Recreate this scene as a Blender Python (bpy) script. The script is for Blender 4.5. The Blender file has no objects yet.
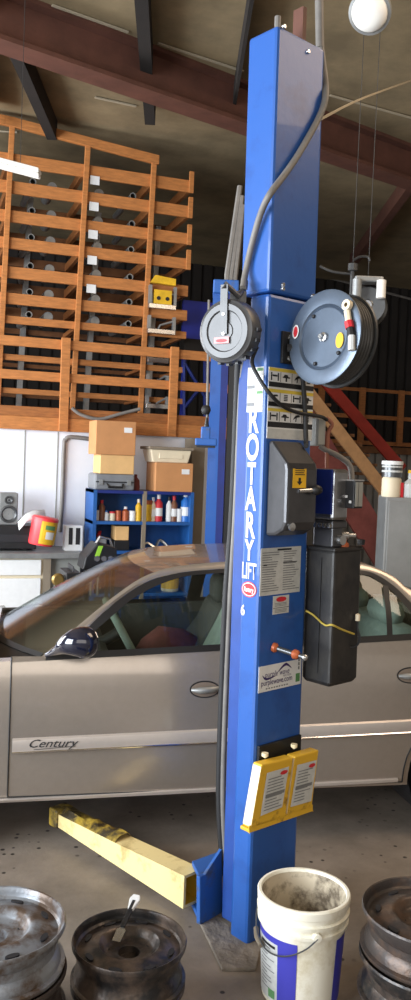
import bpy, math, random
from mathutils import Vector, Matrix
random.seed(4)
V = Vector
C = bpy.context.scene.collection
PI = math.pi
# ------------------------------------------------------------------ camera model
F_PX, W_PX, H_PX = 850.0, 411.0, 1000.0
YAW, ROLL, EYE = math.radians(19), math.radians(2.3), 1.85
PITCH = math.atan(40/F_PX)
fh = V((math.sin(YAW), math.cos(YAW), 0)); rh = V((math.cos(YAW), -math.sin(YAW), 0)); ZU = V((0, 0, 1))
FWD = fh*math.cos(PITCH) - ZU*math.sin(PITCH)
UP0 = ZU*math.cos(PITCH) + fh*math.sin(PITCH)
RT = rh*math.cos(ROLL) + UP0*math.sin(ROLL)
UP = UP0*math.cos(ROLL) - rh*math.sin(ROLL)
EYEP = V((0, 0, EYE))
def ray(px, py):
    return FWD + RT*((px-W_PX/2)/F_PX) + UP*((H_PX/2-py)/F_PX)
def on_plane(px, py, p0, n):
    d = ray(px, py); t = (p0-EYEP).dot(n)/d.dot(n); return EYEP + d*t
def PZ(px, py, z): return on_plane(px, py, V((0, 0, z)), ZU)
def PY(px, py, Y): return on_plane(px, py, V((0, Y, 0)), V((0, 1, 0)))
def PD(px, py, d): return on_plane(px, py, EYEP+fh*d, fh)
cam = bpy.data.cameras.new('camera'); camo = bpy.data.objects.new('camera', cam); C.objects.link(camo)
cam.sensor_fit = 'VERTICAL'; cam.sensor_height = 36; cam.sensor_width = 36; cam.lens = F_PX/H_PX*36
cam.clip_start = .02
mt = Matrix((RT, UP, -FWD)).transposed().to_4x4(); mt.translation = EYEP; camo.matrix_world = mt
bpy.context.scene.camera = camo
# ------------------------------------------------------------------ materials
def mat(name, col, rough=.6, metal=0, var=.0, scale=6, col2=None, bump=0, bscale=30, spec=.5, coat=0, thr=None, stretch=None):
    m = bpy.data.materials.new(name); m.use_nodes = True
    nt = m.node_tree; b = nt.nodes['Principled BSDF']
    b.inputs['Roughness'].default_value = rough; b.inputs['Metallic'].default_value = metal
    b.inputs['Specular IOR Level'].default_value = spec
    b.inputs['Coat Weight'].default_value = coat
    c = (*col, 1); b.inputs['Base Color'].default_value = c
    tc = nt.nodes.new('ShaderNodeTexCoord')
    src = tc.outputs['Object']
    if stretch:
        mp = nt.nodes.new('ShaderNodeMapping'); mp.inputs['Scale'].default_value = stretch
        nt.links.new(src, mp.inputs['Vector']); src = mp.outputs['Vector']
    if var or col2:
        n = nt.nodes.new('ShaderNodeTexNoise'); n.inputs['Scale'].default_value = scale; n.inputs['Detail'].default_value = 6
        n.inputs['Roughness'].default_value = .65
        nt.links.new(src, n.inputs['Vector'])
        r = nt.nodes.new('ShaderNodeValToRGB')
        lo, hi = thr or (.35, .68)
        r.color_ramp.elements[0].position = lo; r.color_ramp.elements[1].position = hi
        if col2: r.color_ramp.elements[0].color = (*col2, 1)
        else: r.color_ramp.elements[0].color = (*[x*(1-var) for x in col], 1)
        r.color_ramp.elements[1].color = c if col2 else (*[min(1, x*(1+var)) for x in col], 1)
        nt.links.new(n.outputs['Fac'], r.inputs['Fac']); nt.links.new(r.outputs['Color'], b.inputs['Base Color'])
    if bump:
        n2 = nt.nodes.new('ShaderNodeTexNoise'); n2.inputs['Scale'].default_value = bscale; n2.inputs['Detail'].default_value = 4
        nt.links.new(src, n2.inputs['Vector'])
        bp = nt.nodes.new('ShaderNodeBump'); bp.inputs['Strength'].default_value = bump; bp.inputs['Distance'].default_value = .02
        nt.links.new(n2.outputs['Fac'], bp.inputs['Height']); nt.links.new(bp.outputs['Normal'], b.inputs['Normal'])
    return m
def sc(r, g, b):   # sRGB 0-255 -> linear
    f = lambda c: (c/255/12.92) if c/255 <= .04045 else ((c/255+.055)/1.055)**2.4
    return (f(r), f(g), f(b))
def glass(name, tint, refl=.12, rough=.02, blend=.25, fk=1.0):
    m = bpy.data.materials.new(name); m.use_nodes = True; nt = m.node_tree
    for n in list(nt.nodes): nt.nodes.remove(n)
    o = nt.nodes.new('ShaderNodeOutputMaterial'); mx = nt.nodes.new('ShaderNodeMixShader')
    t = nt.nodes.new('ShaderNodeBsdfTransparent'); t.inputs['Color'].default_value = (*tint, 1)
    g = nt.nodes.new('ShaderNodeBsdfGlossy'); g.inputs['Roughness'].default_value = rough; g.inputs['Color'].default_value = (.9, .95, 1, 1)
    lw = nt.nodes.new('ShaderNodeLayerWeight'); lw.inputs['Blend'].default_value = blend
    mm = nt.nodes.new('ShaderNodeMath'); mm.operation = 'ADD'; mm.use_clamp = True; mm.inputs[1].default_value = refl
    mk = nt.nodes.new('ShaderNodeMath'); mk.operation = 'MULTIPLY'; mk.inputs[1].default_value = fk
    nt.links.new(lw.outputs['Fresnel'], mk.inputs[0]); nt.links.new(mk.outputs[0], mm.inputs[0]); nt.links.new(mm.outputs[0], mx.inputs['Fac'])
    nt.links.new(t.outputs[0], mx.inputs[1]); nt.links.new(g.outputs[0], mx.inputs[2]); nt.links.new(mx.outputs[0], o.inputs['Surface'])
    return m
M = dict(
    blue=mat('lift_blue_paint', sc(38, 88, 164), .38, 0, 0, 5, col2=sc(30, 70, 138), thr=(.26, .46), bump=.04, coat=.2),
    blue_worn=mat('worn_blue_paint', sc(42, 92, 165), .5, 0, 0, 9, col2=sc(70, 84, 110), thr=(.36, .46)),
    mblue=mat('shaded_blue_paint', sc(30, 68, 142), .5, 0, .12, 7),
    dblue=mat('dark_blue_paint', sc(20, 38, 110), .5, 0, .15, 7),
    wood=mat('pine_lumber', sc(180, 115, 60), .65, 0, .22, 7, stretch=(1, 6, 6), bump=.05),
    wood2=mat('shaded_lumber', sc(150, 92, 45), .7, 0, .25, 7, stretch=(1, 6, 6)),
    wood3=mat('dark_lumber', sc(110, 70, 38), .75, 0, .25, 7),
    rafter=mat('red_oxide_steel', sc(94, 58, 46), .7, 0, .2, 4),
    insul=mat('ceiling_insulation', sc(132, 116, 88), .85, 0, .3, 1.3, bump=.3, bscale=1.2),
    dark=mat('dark_void', sc(34, 29, 26), .9, 0, .2, 2),
    seam=mat('insulation_seam', sc(170, 158, 136), .6),
    white_wall=mat('white_panel_wall', sc(226, 228, 236), .5, 0, .03, 3),
    concrete=None,
    black=mat('black_plastic', sc(26, 26, 28), .45, 0, .3, 9),
    tank=mat('oily_black_tank', sc(32, 32, 34), .42, 0, 0, 6, col2=sc(54, 52, 50), thr=(.36, .6), bump=.15, bscale=14),
    rubber=mat('black_rubber', sc(30, 30, 32), .6),
    hose=mat('grey_hose', sc(118, 114, 110), .55, 0, .15, 12),
    gunmetal=mat('gunmetal', sc(96, 98, 100), .32, .7, .15, 8),
    coverm=mat('grey_cover_paint', sc(80, 80, 83), .28, .5, .2, 6),
    steel=mat('bright_steel', sc(190, 190, 190), .25, .9, .1, 10),
    motorm=mat('scuffed_motor_metal', sc(140, 140, 142), .28, .85, .3, 7),
    brass=mat('dull_brass', sc(150, 124, 70), .35, .7, .2, 9),
    decalyellow=mat('decal_yellow', sc(222, 196, 72), .5),
    copperdull=mat('dull_copper', sc(150, 92, 70), .6),
    galv=mat('galvanised', sc(150, 152, 152), .45, .6, .15, 8),
    reelblue=mat('blue_grey_reel_paint', sc(96, 108, 124), .32, .45, .14, 7),
    reelgrey=mat('dark_grey_reel_paint', sc(80, 80, 81), .38, .3, .12, 7),
    reeldark=mat('dark_reel_steel', sc(62, 62, 62), .42, .3, .3, 10),
    white=mat('white_vinyl', sc(225, 226, 226), .5, 0, .03, 20),
    offwhite=mat('offwhite_label', sc(196, 198, 196), .55, 0, .1, 30),
    yellow=mat('safety_yellow', sc(226, 178, 36), .5, 0, .15, 12),
    dullyellow=mat('dull_yellow_rope', sc(186, 164, 72), .7),
    pad=mat('worn_yellow_pad', sc(218, 172, 44), .5, 0, 0, 14, col2=sc(120, 88, 40), thr=(.3, .42)),
    arm=mat('cream_yellow_arm_paint', sc(228, 206, 146), .5, 0, 0, 7, col2=sc(165, 138, 80), thr=(.3, .46)),
    armdirty=mat('greasy_yellow_steel', sc(170, 142, 52), .6, 0, 0, 9, col2=sc(56, 46, 28), thr=(.42, .58), bump=.4),
    padside=mat('cream_pad_side', sc(232, 216, 176), .5, 0, .08, 10),
    red=mat('red_print', sc(200, 40, 50), .5),
    redpaint=mat('red_rail_paint', sc(168, 48, 34), .55, 0, .15, 5),
    dullred=mat('dull_red_panel', sc(152, 84, 76), .65, 0, .2, 5),
    tan=mat('tan_stringer', sc(196, 146, 98), .6, 0, .15, 6),
    ink=mat('black_ink', sc(30, 30, 34), .6),
    greyink=mat('grey_ink', sc(120, 122, 124), .6),
    purple=mat('purple_ink', sc(54, 34, 96), .6),
    green=mat('green_print', sc(90, 140, 90), .6),
    lettering=mat('white_lettering', sc(214, 210, 236), .5),
    orange=mat('copper_orange', sc(178, 92, 54), .45, .2, .15, 9),
    card=mat('cardboard', sc(190, 134, 86), .8, 0, .07, 5),
    card2=mat('pale_cardboard', sc(214, 172, 116), .8, 0, .07, 5),
    case=mat('grey_case', sc(120, 122, 126), .5, 0, .12, 8),
    cream=mat('cream_plastic', sc(222, 208, 180), .5, 0, .05, 5),
    greybox=mat('grey_enamel', sc(150, 152, 148), .45, 0, .12, 6),
    cab=mat('grey_cabinet', sc(128, 128, 126), .5, 0, .12, 3),
    post=mat('grey_post', sc(128, 116, 100), .7, 0, .1, 4),
    car=mat('champagne_metallic', sc(166, 156, 146), .26, .6, .03, 30, coat=.6),
    carmold=mat('champagne_molding', sc(198, 188, 180), .3, .45, .03, 30, coat=.4),
    cardark=mat('darker_champagne', sc(140, 126, 114), .42, .45, .08, 8),  # darker body colour, fills the flat door handle recess
    chrome=mat('chrome', sc(235, 235, 238), .12, 1),
    seal=mat('black_trim', sc(20, 20, 22), .45),
    mirror=mat('gloss_black_mirror', sc(24, 28, 46), .12, .1, coat=1),
    seat=mat('sage_upholstery', sc(116, 128, 120), .85, 0, .12, 20),
    maroon=mat('maroon_cloth', sc(104, 50, 48), .85, 0, .2, 14),
    intr=mat('dark_interior', sc(58, 58, 56), .75, 0, .15, 8),
    bucket=mat('scuffed_white_plastic', sc(236, 232, 216), .45, 0, 0, 6, col2=sc(206, 196, 168), thr=(.34, .5)),
    bucketin=mat('dirty_bucket_inside', sc(205, 192, 168), .7, 0, 0, 12, col2=sc(110, 98, 82), thr=(.38, .55)),
    blabel=mat('blue_bucket_label', sc(62, 62, 172), .5, 0, 0, 16, col2=sc(170, 170, 200), thr=(.28, .33)),
    rimblack=mat('worn_black_rim', sc(40, 39, 40), .33, .35, 0, 9, col2=sc(98, 84, 74), thr=(.36, .58), bump=.25, bscale=16),
    rimrust=mat('rusty_rim', sc(66, 60, 58), .4, .35, 0, 9, col2=sc(100, 78, 62), thr=(.34, .54), bump=.3, bscale=16),
    rimgrey=mat('grey_blue_rim', sc(128, 132, 138), .38, .35, 0, 8, col2=sc(82, 66, 54), thr=(.44, .58), bump=.25, bscale=16),
    dirt=mat('oily_dirt', sc(124, 115, 105), .9, 0, .3, 12, bump=.6, bscale=25),
    lime=mat('lime_stripe', sc(150, 205, 60), .5),
    tubred=mat('red_tub', sc(226, 60, 66), .4),
    shelfblue=mat('blue_shelf_paint', sc(28, 84, 150), .5, 0, .15, 5),
    panelblue=mat('royal_blue_panel', sc(36, 52, 170), .55, 0, .08, 4),
    brown=mat('brown_bottle', sc(120, 74, 48), .4),
    bblue=mat('blue_bottle', sc(40, 110, 190), .35),
    pink=mat('pale_red_sticker', sc(220, 150, 150), .5),
    lamp=mat('milky_lens', sc(232, 230, 224), .35),
    corr=mat('grey_metal_siding', sc(140, 136, 130), .6, .2, .15, 3),
)
def concrete():
    m = mat('stained_concrete', sc(146, 134, 122), .62, 0, 0, 1.4, col2=sc(100, 90, 80), thr=(.34, .66), bump=.08, bscale=40)
    nt = m.node_tree; b = nt.nodes['Principled BSDF']; base = b.inputs['Base Color'].links[0].from_socket
    tc = [n for n in nt.nodes if n.type == 'TEX_COORD'][0]
    v = nt.nodes.new('ShaderNodeTexVoronoi'); v.inputs['Scale'].default_value = 14; v.inputs['Randomness'].default_value = 1
    nt.links.new(tc.outputs['Object'], v.inputs['Vector'])
    r = nt.nodes.new('ShaderNodeValToRGB'); r.color_ramp.elements[0].position = .11; r.color_ramp.elements[1].position = .17
    r.color_ramp.elements[0].color = (1, 1, 1, 1); r.color_ramp.elements[1].color = (0, 0, 0, 1)
    nt.links.new(v.outputs['Distance'], r.inputs['Fac'])
    n = nt.nodes.new('ShaderNodeTexNoise'); n.inputs['Scale'].default_value = 2.2
    nt.links.new(tc.outputs['Object'], n.inputs['Vector'])
    r2 = nt.nodes.new('ShaderNodeValToRGB'); r2.color_ramp.elements[0].position = .46; r2.color_ramp.elements[1].position = .54
    nt.links.new(n.outputs['Fac'], r2.inputs['Fac'])
    mu = nt.nodes.new('ShaderNodeMath'); mu.operation = 'MULTIPLY'
    nt.links.new(r.outputs['Color'], mu.inputs[0]); nt.links.new(r2.outputs['Color'], mu.inputs[1])
    mx = nt.nodes.new('ShaderNodeMix'); mx.data_type = 'RGBA'
    nt.links.new(mu.outputs[0], mx.inputs[0]); nt.links.new(base, mx.inputs[6]); mx.inputs[7].default_value = (*sc(34, 26, 22), 1)
    nt.links.new(mx.outputs[2], b.inputs['Base Color'])
    return m
M['concrete'] = concrete()
M['glass'] = glass('window_glass', (.80, .86, .82), .03)
M['wind'] = glass('windshield_glass', (.50, .54, .47), .05, .15, .2, .33)
# ------------------------------------------------------------------ mesh builder
def smooth_pts(pts, n=6):
    pts = [V(p) for p in pts]
    if len(pts) < 3: return pts
    out = []
    for i in range(len(pts)-1):
        p0 = pts[max(i-1, 0)]; p1 = pts[i]; p2 = pts[i+1]; p3 = pts[min(i+2, len(pts)-1)]
        for k in range(n):
            t = k/n
            out.append(.5*((2*p1)+(p2-p0)*t+(2*p0-5*p1+4*p2-p3)*t*t+(3*p1-p0-3*p2+p3)*t**3))
    out.append(pts[-1]); return out
class MB:
    def __init__(s): s.v = []; s.f = []; s.mi = []; s.m = 0
    def add(s, vs, fs):
        o = len(s.v); s.v += [V(x) for x in vs]
        for f in fs: s.f.append([o+i for i in f]); s.mi.append(s.m)
        return s
    def quad(s, a, b, c, d): return s.add([a, b, c, d], [(0, 1, 2, 3)])
    def poly(s, pts): return s.add(pts, [tuple(range(len(pts)))])
    def obox(s, o, a, b, c):      # box from corner o with edge vectors
        o, a, b, c = V(o), V(a), V(b), V(c)
        vs = [o, o+a, o+a+b, o+b, o+c, o+a+c, o+a+b+c, o+b+c]
        fs = [(0, 3, 2, 1), (4, 5, 6, 7), (0, 1, 5, 4), (1, 2, 6, 5), (2, 3, 7, 6), (3, 0, 4, 7)]
        if a.cross(b).dot(c) < 0: fs = [f[::-1] for f in fs]
        return s.add(vs, fs)
    def box(s, x0, x1, y0, y1, z0, z1): return s.obox((x0, y0, z0), (x1-x0, 0, 0), (0, y1-y0, 0), (0, 0, z1-z0))
    def cbox(s, c, a, b, d): c, a, b, d = V(c), V(a), V(b), V(d); return s.obox(c-a/2-b/2-d/2, a, b, d)
    def prism(s, pts, ext):
        pts = [V(p) for p in pts]; ext = V(ext); n = len(pts)
        nr = V((0, 0, 0))
        for i in range(n): nr += pts[i].cross(pts[(i+1) % n])
        vs = pts+[p+ext for p in pts]; fl = nr.dot(ext) > 0
        fs = [tuple(range(n))[::-1], tuple(range(n, 2*n))]+[(i, (i+1) % n, n+(i+1) % n, n+i) for i in range(n)]
        if not fl: fs = [f[::-1] for f in fs]
        return s.add(vs, fs)
    def tube(s, pts, r, seg=8, sm=0, cap=True):
        pts = smooth_pts(pts, sm) if sm else [V(p) for p in pts]
        n = len(pts); rs = r if isinstance(r, (list, tuple)) else [r]*n
        t0 = (pts[1]-pts[0]).normalized(); a = t0.orthogonal().normalized(); vs = []
        for i in range(n):
            t = (pts[min(i+1, n-1)]-pts[max(i-1, 0)]).normalized()
            a = (a-t*a.dot(t)).normalized(); b = t.cross(a)
            for k in range(seg):
                th = 2*PI*k/seg; vs.append(pts[i]+(a*math.cos(th)+b*math.sin(th))*rs[i])
        fs = [(i*seg+k, i*seg+(k+1) % seg, (i+1)*seg+(k+1) % seg, (i+1)*seg+k) for i in range(n-1) for k in range(seg)]
        if cap: fs += [tuple(range(seg))[::-1], tuple(range((n-1)*seg, n*seg))]
        return s.add(vs, fs)
    def lathe(s, prof, o=(0, 0, 0), ax=(0, 0, 1), seg=32, a0=0, a1=2*PI):
        o, ax = V(o), V(ax).normalized(); a = ax.orthogonal().normalized()
        if abs(ax.z) > .999: a = V((1, 0, 0))
        b = ax.cross(a); full = abs(a1-a0-2*PI) < 1e-6; ns = seg if full else seg+1; vs = []
        for r, h in prof:
            for k in range(ns):
                th = a0+(a1-a0)*k/seg; vs.append(o+ax*h+(a*math.cos(th)+b*math.sin(th))*r)
        fs = []
        for i in range(len(prof)-1):
            for k in range(seg):
                k2 = (k+1) % ns; fs.append((i*ns+k, i*ns+k2, (i+1)*ns+k2, (i+1)*ns+k))
        return s.add(vs, fs)
    def grid(s, rows):
        nc = len(rows[0]); vs = [p for r in rows for p in r]
        return s.add(vs, [(i*nc+j, i*nc+j+1, (i+1)*nc+j+1, (i+1)*nc+j) for i in range(len(rows)-1) for j in range(nc-1)])
    def build(s, name, mats, parent=None, base=None, smooth=None, bevel=0, weld=True, solid=0):
        if not isinstance(mats, (list, tuple)): mats = [mats]
        if parent is not None: base = wbase(parent)
        if base is None:
            xs = [v.x for v in s.v]; ys = [v.y for v in s.v]
            base = V(((min(xs)+max(xs))/2, (min(ys)+max(ys))/2, min(v.z for v in s.v)))
        base = V(base)
        me = bpy.data.meshes.new(name); me.from_pydata([v-base for v in s.v], [], s.f)
        for m in mats: me.materials.append(M[m] if isinstance(m, str) else m)
        for p, i in zip(me.polygons, s.mi): p.material_index = i
        if weld:
            import bmesh
            bm = bmesh.new(); bm.from_mesh(me); bmesh.ops.remove_doubles(bm, verts=bm.verts, dist=1e-5)
            bm.to_mesh(me); bm.free()
        if smooth:
            me.shade_smooth(); me.set_sharp_from_angle(angle=math.radians(smooth))
        o = bpy.data.objects.new(name, me); C.objects.link(o)
        if parent is not None: o.parent = parent
        else: o.location = base
        if solid:
            md = o.modifiers.new('thick', 'SOLIDIFY'); md.thickness = solid; md.offset = -1
        if bevel:
            md = o.modifiers.new('bevel', 'BEVEL'); md.width = bevel; md.segments = 2; md.limit_method = 'ANGLE'; md.angle_limit = math.radians(40)
        return o
def wbase(o):
    p = V(o.location)
    while o.parent: o = o.parent; p = p+V(o.location)
    return p
def tag(o, label, cat, group=None, kind=None):
    o['label'] = label; o['category'] = cat
    if group: o['group'] = group
    if kind: o['kind'] = kind
    return o
def thing(name, base, label, cat, group=None):
    o = bpy.data.objects.new(name, None); C.objects.link(o); o.location = V(base); o.empty_display_size = .1
    return tag(o, label, cat, group)
def struct(o): o['kind'] = 'structure'; return o
def dup(root, loc, label=None, rz=0):
    r = root.copy(); C.objects.link(r); r.location = V(loc); r.rotation_euler = (0, 0, rz)
    if label: r['label'] = label
    for ch in list(root.children):
        c = ch.copy(); C.objects.link(c); c.parent = r
        for g in list(ch.children):
            d = g.copy(); C.objects.link(d); d.parent = c
    return r
def text(s, size, pos, xd, yd, m, name, parent, align='LEFT', shear=0, xs=1, off=.0, weight=0):
    cu = bpy.data.curves.new('t', 'FONT'); cu.body = s; cu.size = size; cu.align_x = align; cu.shear = shear
    cu.resolution_u = 3; cu.offset = weight
    to = bpy.data.objects.new('t', cu); C.objects.link(to)
    dg = bpy.context.evaluated_depsgraph_get(); me = bpy.data.meshes.new_from_object(to.evaluated_get(dg))
    bpy.data.objects.remove(to)
    xd, yd = V(xd).normalized(), V(yd).normalized(); n = xd.cross(yd).normalized(); b = wbase(parent)
    for v in me.vertices: v.co = V(pos)-b+xd*(v.co.x*xs)+yd*v.co.y+n*off
    me.name = name; me.materials.clear(); me.materials.append(M[m])
    o = bpy.data.objects.new(name, me); C.objects.link(o); o.parent = parent
    return o
X, Y = V((1, 0, 0)), V((0, 1, 0))
# ================================================================== SETTING
ROOF = 5.3; YW = 8.7; YB = 14.5
mb = MB(); mb.box(-7, 15, -4, YB, -.05, 0); struct(mb.build('floor', 'concrete', base=(0, 0, 0)))
mb = MB(); mb.box(-7, 15, -4, YB, ROOF, ROOF+.05); struct(mb.build('ceiling', 'insul', base=(0, 0, ROOF)))
mb = MB()
for i in range(110):
    x = -7+i*.2; mb.box(x, x+.14, YB-.04, YB, 0, ROOF); 
mb.box(-7, 15, YB, YB+.05, 0, ROOF); struct(mb.build('wall_back', 'dark'))
# white partition under the loft
zt = PY(0, 428, YW).z
xr_ = PY(205, 500, YW+.2).x
mb = MB(); mb.box(-3.2, xr_, YW, YW+.12, 0, zt)
o = struct(mb.build('wall_left', 'white_wall'))
mb = MB(); mb.box(-7, -6.95, -4, YB, 0, 1.0); mb.box(-7, -6.95, 9.5, YB, 1.0, ROOF); struct(mb.build('wall_side', 'corr'))
mb = MB()
for px in (24, 57): 
    p = PY(px, 470, YW); mb.box(p.x-.006, p.x+.006, YW-.004, YW, .02, zt-.01)
struct(mb.build('trim_1', 'greybox'))
# rafter (I-beam) and purlins
def bar_on_z(pa, pb, z, wd, ht, flange=False):
    a, b = PZ(*pa, z), PZ(*pb, z); d = (b-a).normalized(); n = ZU.cross(d)
    m = MB()
    if flange:
        m.obox(a-n*wd/2, b-a, n*wd, ZU*.035); m.obox(a-n*.02+ZU*.035, b-a, n*.04, ZU*(ht-.07)); m.obox(a-n*wd/2+ZU*(ht-.035), b-a, n*wd, ZU*.035)
    else: m.obox(a-n*wd/2, b-a, n*wd, ZU*ht)
    return m
struct(bar_on_z((-160, -8), (600, 250), 4.92, .24, .38, True).build('trim_2', 'rafter'))
for i, (a, b) in enumerate([((137, -60), (150, 125)), ((8, 40), (52, 140)), ((425, 170), (352, 268)), ((262, -60), (232, 120)), ((-30, -20), (-8, 120))]):
    struct(bar_on_z(a, b, ROOF-.2, .10 if i != 3 else .03, .2).build('trim_%d' % (i+3), 'dark' if i != 2 else 'rafter'))
for i, (a, b) in enumerate([((52, 6), (128, 33)), ((158, 44), (243, 72)), ((330, 96), (420, 121)), ((0, 132), (17, 133)), ((95, 98), (136, 107))]):
    struct(bar_on_z(a, b, ROOF-.02, .024, .012).build('trim_%d' % (i+8), 'seam'))
# ================================================================== LOFT + PIPE RACK
# fascia under the loft
YR = YW-.06
def hb(m, Yp, xa, xb, ya_top, ya_bot, pxa, yb_top, yb_bot, pxb, th, z=None):
    z1 = (PY(pxa, ya_top, Yp).z+PY(pxb, yb_top, Yp).z)/2; z0 = (PY(pxa, ya_bot, Yp).z+PY(pxb, yb_bot, Yp).z)/2
    m.box(xa, xb, Yp, Yp+th, z0, z1); return z0, z1
xL = -3.2; xR = PY(208, 430, YR).x+.25
lr = thing('loft_railing', (PY(100, 420, YR).x, YR, zt), 'orange lumber guard railing with wide fascia boards above the white partition wall', 'railing')
m = MB(); zf0, zf1 = hb(m, YR, xL, xR, 414, 428, 0, 426, 438, 190, .05); m.build('lower_fascia_board', 'wood', lr, bevel=.004)
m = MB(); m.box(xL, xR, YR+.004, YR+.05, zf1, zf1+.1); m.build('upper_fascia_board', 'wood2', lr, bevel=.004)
m = MB(); zm = hb(m, YR, xL, xR, 372, 381, 0, 379, 388, 190, .04); m.build('rail', 'wood', lr, bevel=.004)
m = MB(); zr = hb(m, YR, xL, xR, 335, 345, 0, 350, 359, 190, .04); m.build('rail', 'wood', lr, bevel=.004)
for px in (65, 174):
    p = PY(px, 385, YR-.04); m = MB(); m.box(p.x-.045, p.x+.045, YR-.04, YR, zf0, zr[1]+.02); m.build('post', 'wood', lr, bevel=.004)
# loft deck
m = MB(); m.box(xL, xR, YR+.05, YW+2.2, zt+.02, zf1-.02); struct(m.build('trim_13', 'wood3'))
# pipe rack standing on the loft deck
YK = YW+.35; DEC = zf1-.02
rk = thing('pipe_rack', (PY(80, 400, YK).x, YK, DEC), 'tall pine lumber pipe rack with many horizontal boards standing on the loft', 'rack')
KX = lambda px, py: PY(px, py, YK).x
xa = KX(-40, 300); x1, x2, x3, x4 = KX(7, 230), KX(81, 250), KX(150, 260), KX(188, 250)
levels = [(157, 172, 14, 177, 187, 190), (186, 199, 14, 201, 212, 188), (216, 228, 14, 228, 239, 188), (241, 252, 14, 255, 266, 186),
          (268, 281, 12, 280, 290, 150), (294, 306, 7, 303, 313, 130), (317, 325, 7, 325, 332, 130), (355, 361, 7, 362, 368, 130), (388, 394, 7, 395, 400, 130)]
zl = []
for i, (a, b, pa, c, d, pb) in enumerate(levels):
    m = MB(); z0, z1 = hb(m, YK, xa, x4+.02, a, b, pa, c, d, pb, .035); m.build('front_board', 'wood', rk, bevel=.004); zl.append((z0, z1))
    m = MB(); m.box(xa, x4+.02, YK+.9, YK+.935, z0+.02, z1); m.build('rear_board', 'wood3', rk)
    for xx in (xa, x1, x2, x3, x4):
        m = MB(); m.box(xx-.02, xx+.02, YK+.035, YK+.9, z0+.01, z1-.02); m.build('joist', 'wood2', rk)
    if i < 4:
        m = MB(); m.box(x4-.02, x4+.03, YK-.03, YK, z0-.01, z1+.09); m.build('end_stop', 'wood', rk, bevel=.003)
zt1 = PY(13, 118, YK).z; zt2 = PY(88, 139, YK).z; zt3 = PY(154, 156, YK).z
for tp_, bt_ in (((-38, 118), (-54, 425)), ((12.5, 118), (-3.5, 426)), ((88, 139), (71, 428)), ((154, 156), (139, 430))):
    t_, b_ = PY(*tp_, YK), PY(*bt_, YK)
    m = MB(); m.prism([(b_.x-.027, YK-.04, DEC), (b_.x+.027, YK-.04, DEC), (t_.x+.027, YK-.04, t_.z), (t_.x-.027, YK-.04, t_.z)], (0, .04, 0)); m.build('front_post', 'wood', rk, bevel=.004)
    m = MB(); m.prism([(b_.x+.28, YK+.84, DEC), (b_.x+.34, YK+.84, DEC), (t_.x+.34, YK+.84, t_.z-.5), (t_.x+.28, YK+.84, t_.z-.5)], (0, .06, 0)); m.build('rear_post', 'galv', rk)
m = MB(); m.prism([(x1-.05, YK-.05, zt1), (x1-.05, YK-.05, zt1-.095), (x3+.05, YK-.05, zt3-.095), (x3+.05, YK-.05, zt3)], (0, .05, 0)); m.build('top_rail', 'wood', rk, bevel=.004)
m = MB(); m.box(xa-.5, x1-.05, YK-.05, YK, zt1-.095, zt1+.0); m.build('top_rail', 'wood', rk, bevel=.004)
for xx in (x2+.12,):
    for i in range(5):
        m = MB(); m.box(xx-.05, xx+.05, YK-.012, YK-.004, zl[i][0]-.07, zl[i][0]+.02); m.build('paper_tag', 'white', rk)
# stored pipes and mufflers, resting on the rack boards
cnt = 0
lab = ['grey muffler lying in the rack, %s', 'grey exhaust pipe end lying in the rack, %s']
rows = ['second highest', 'third highest', 'fourth highest', 'fifth highest', 'sixth highest', 'seventh highest']
for i in range(1, 7):
    for j, (fx, big) in enumerate(((.33, 0), (.62, 1), (1.28, 1), (1.72, 0))):
        span = x2-x1; xx = x1+span*fx
        if xx > x3-.05: continue
        r = .055 if big else .035
        zz = zl[i][1]+r+.002
        m = MB()
        if big:
            m.lathe([(0, 0), (r*.9, 0), (r, .02), (r, .5), (r*.9, .52), (0, .52)], (xx, YK+.2, zz), Y, 14)
        else: m.lathe([(r*.8, .02), (r*.8, 0), (r, 0), (r, .86), (r*.8, .86)], (xx, YK+.05, zz), Y, 12)
        o = m.build('muffler' if big else 'exhaust_pipe', 'galv', smooth=40)
        place = ['left end', 'middle of the left bay', 'middle of the centre bay', 'right end'][j]
        tag(o, ('grey muffler on the %s rack board, %s' if big else 'grey pipe on the %s rack board, %s') % (rows[i-1], place), 'muffler' if big else 'pipe', 'exhaust parts in the pipe rack')
# metal-framed bins in the right bay + yellow parts
def frame_bin(pxs, pys, pxe, pye, lab_):
    a = PY(pxs, pye, YK-.06); b = PY(pxe, pys, YK-.06); t = .03
    r = thing('metal_bracket_frame', ((a.x+b.x)/2, YK-.06, a.z), lab_, 'frame', 'metal frames in the right bay of the rack')
    m = MB(); m.box(a.x, b.x, YK-.10, YK-.045, a.z, a.z+.05); m.build('lower_bar', 'steel', r, bevel=.004)
    for x_ in (a.x, b.x-t):
        m = MB(); m.box(x_, x_+t, YK-.10, YK-.045, a.z+.05, b.z); m.build('upright', 'galv', r)
    m = MB(); m.tube([(a.x+.12, YK-.07, a.z+.05), (a.x+.14, YK-.07, (a.z+b.z)/2), (b.x-t, YK-.07, (a.z+b.z)/2+.05)], .012, 6); m.build('inner_rod', 'galv', r)
for q in ((148, 288, 176, 308, 'bright metal frame holding the yellow part in the rack'), (147, 318, 175, 333, 'bright metal frame below the yellow part in the rack'),
          (147, 355, 168, 362, 'bright metal frame just below the top guard rail'), (146, 376, 168, 384, 'bright metal frame level with the middle guard rail'), (145, 397, 168, 408, 'bright metal frame lowest in the right bay')):
    frame_bin(*q)
a = PY(154, 305, YK-.10); b = PY(172, 291, YK-.10); zy_ = PY(148, 308, YK-.06).z+.05
m = MB(); m.box(a.x, b.x, YK-.10, YK-.05, zy_, b.z); m.m = 1
for t in (.25, .75):
    m.lathe([(0, 0), (.022, 0), (.022, .004)], (a.x+(b.x-a.x)*t, YK-.104, zy_+.06), Y, 10)
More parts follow.
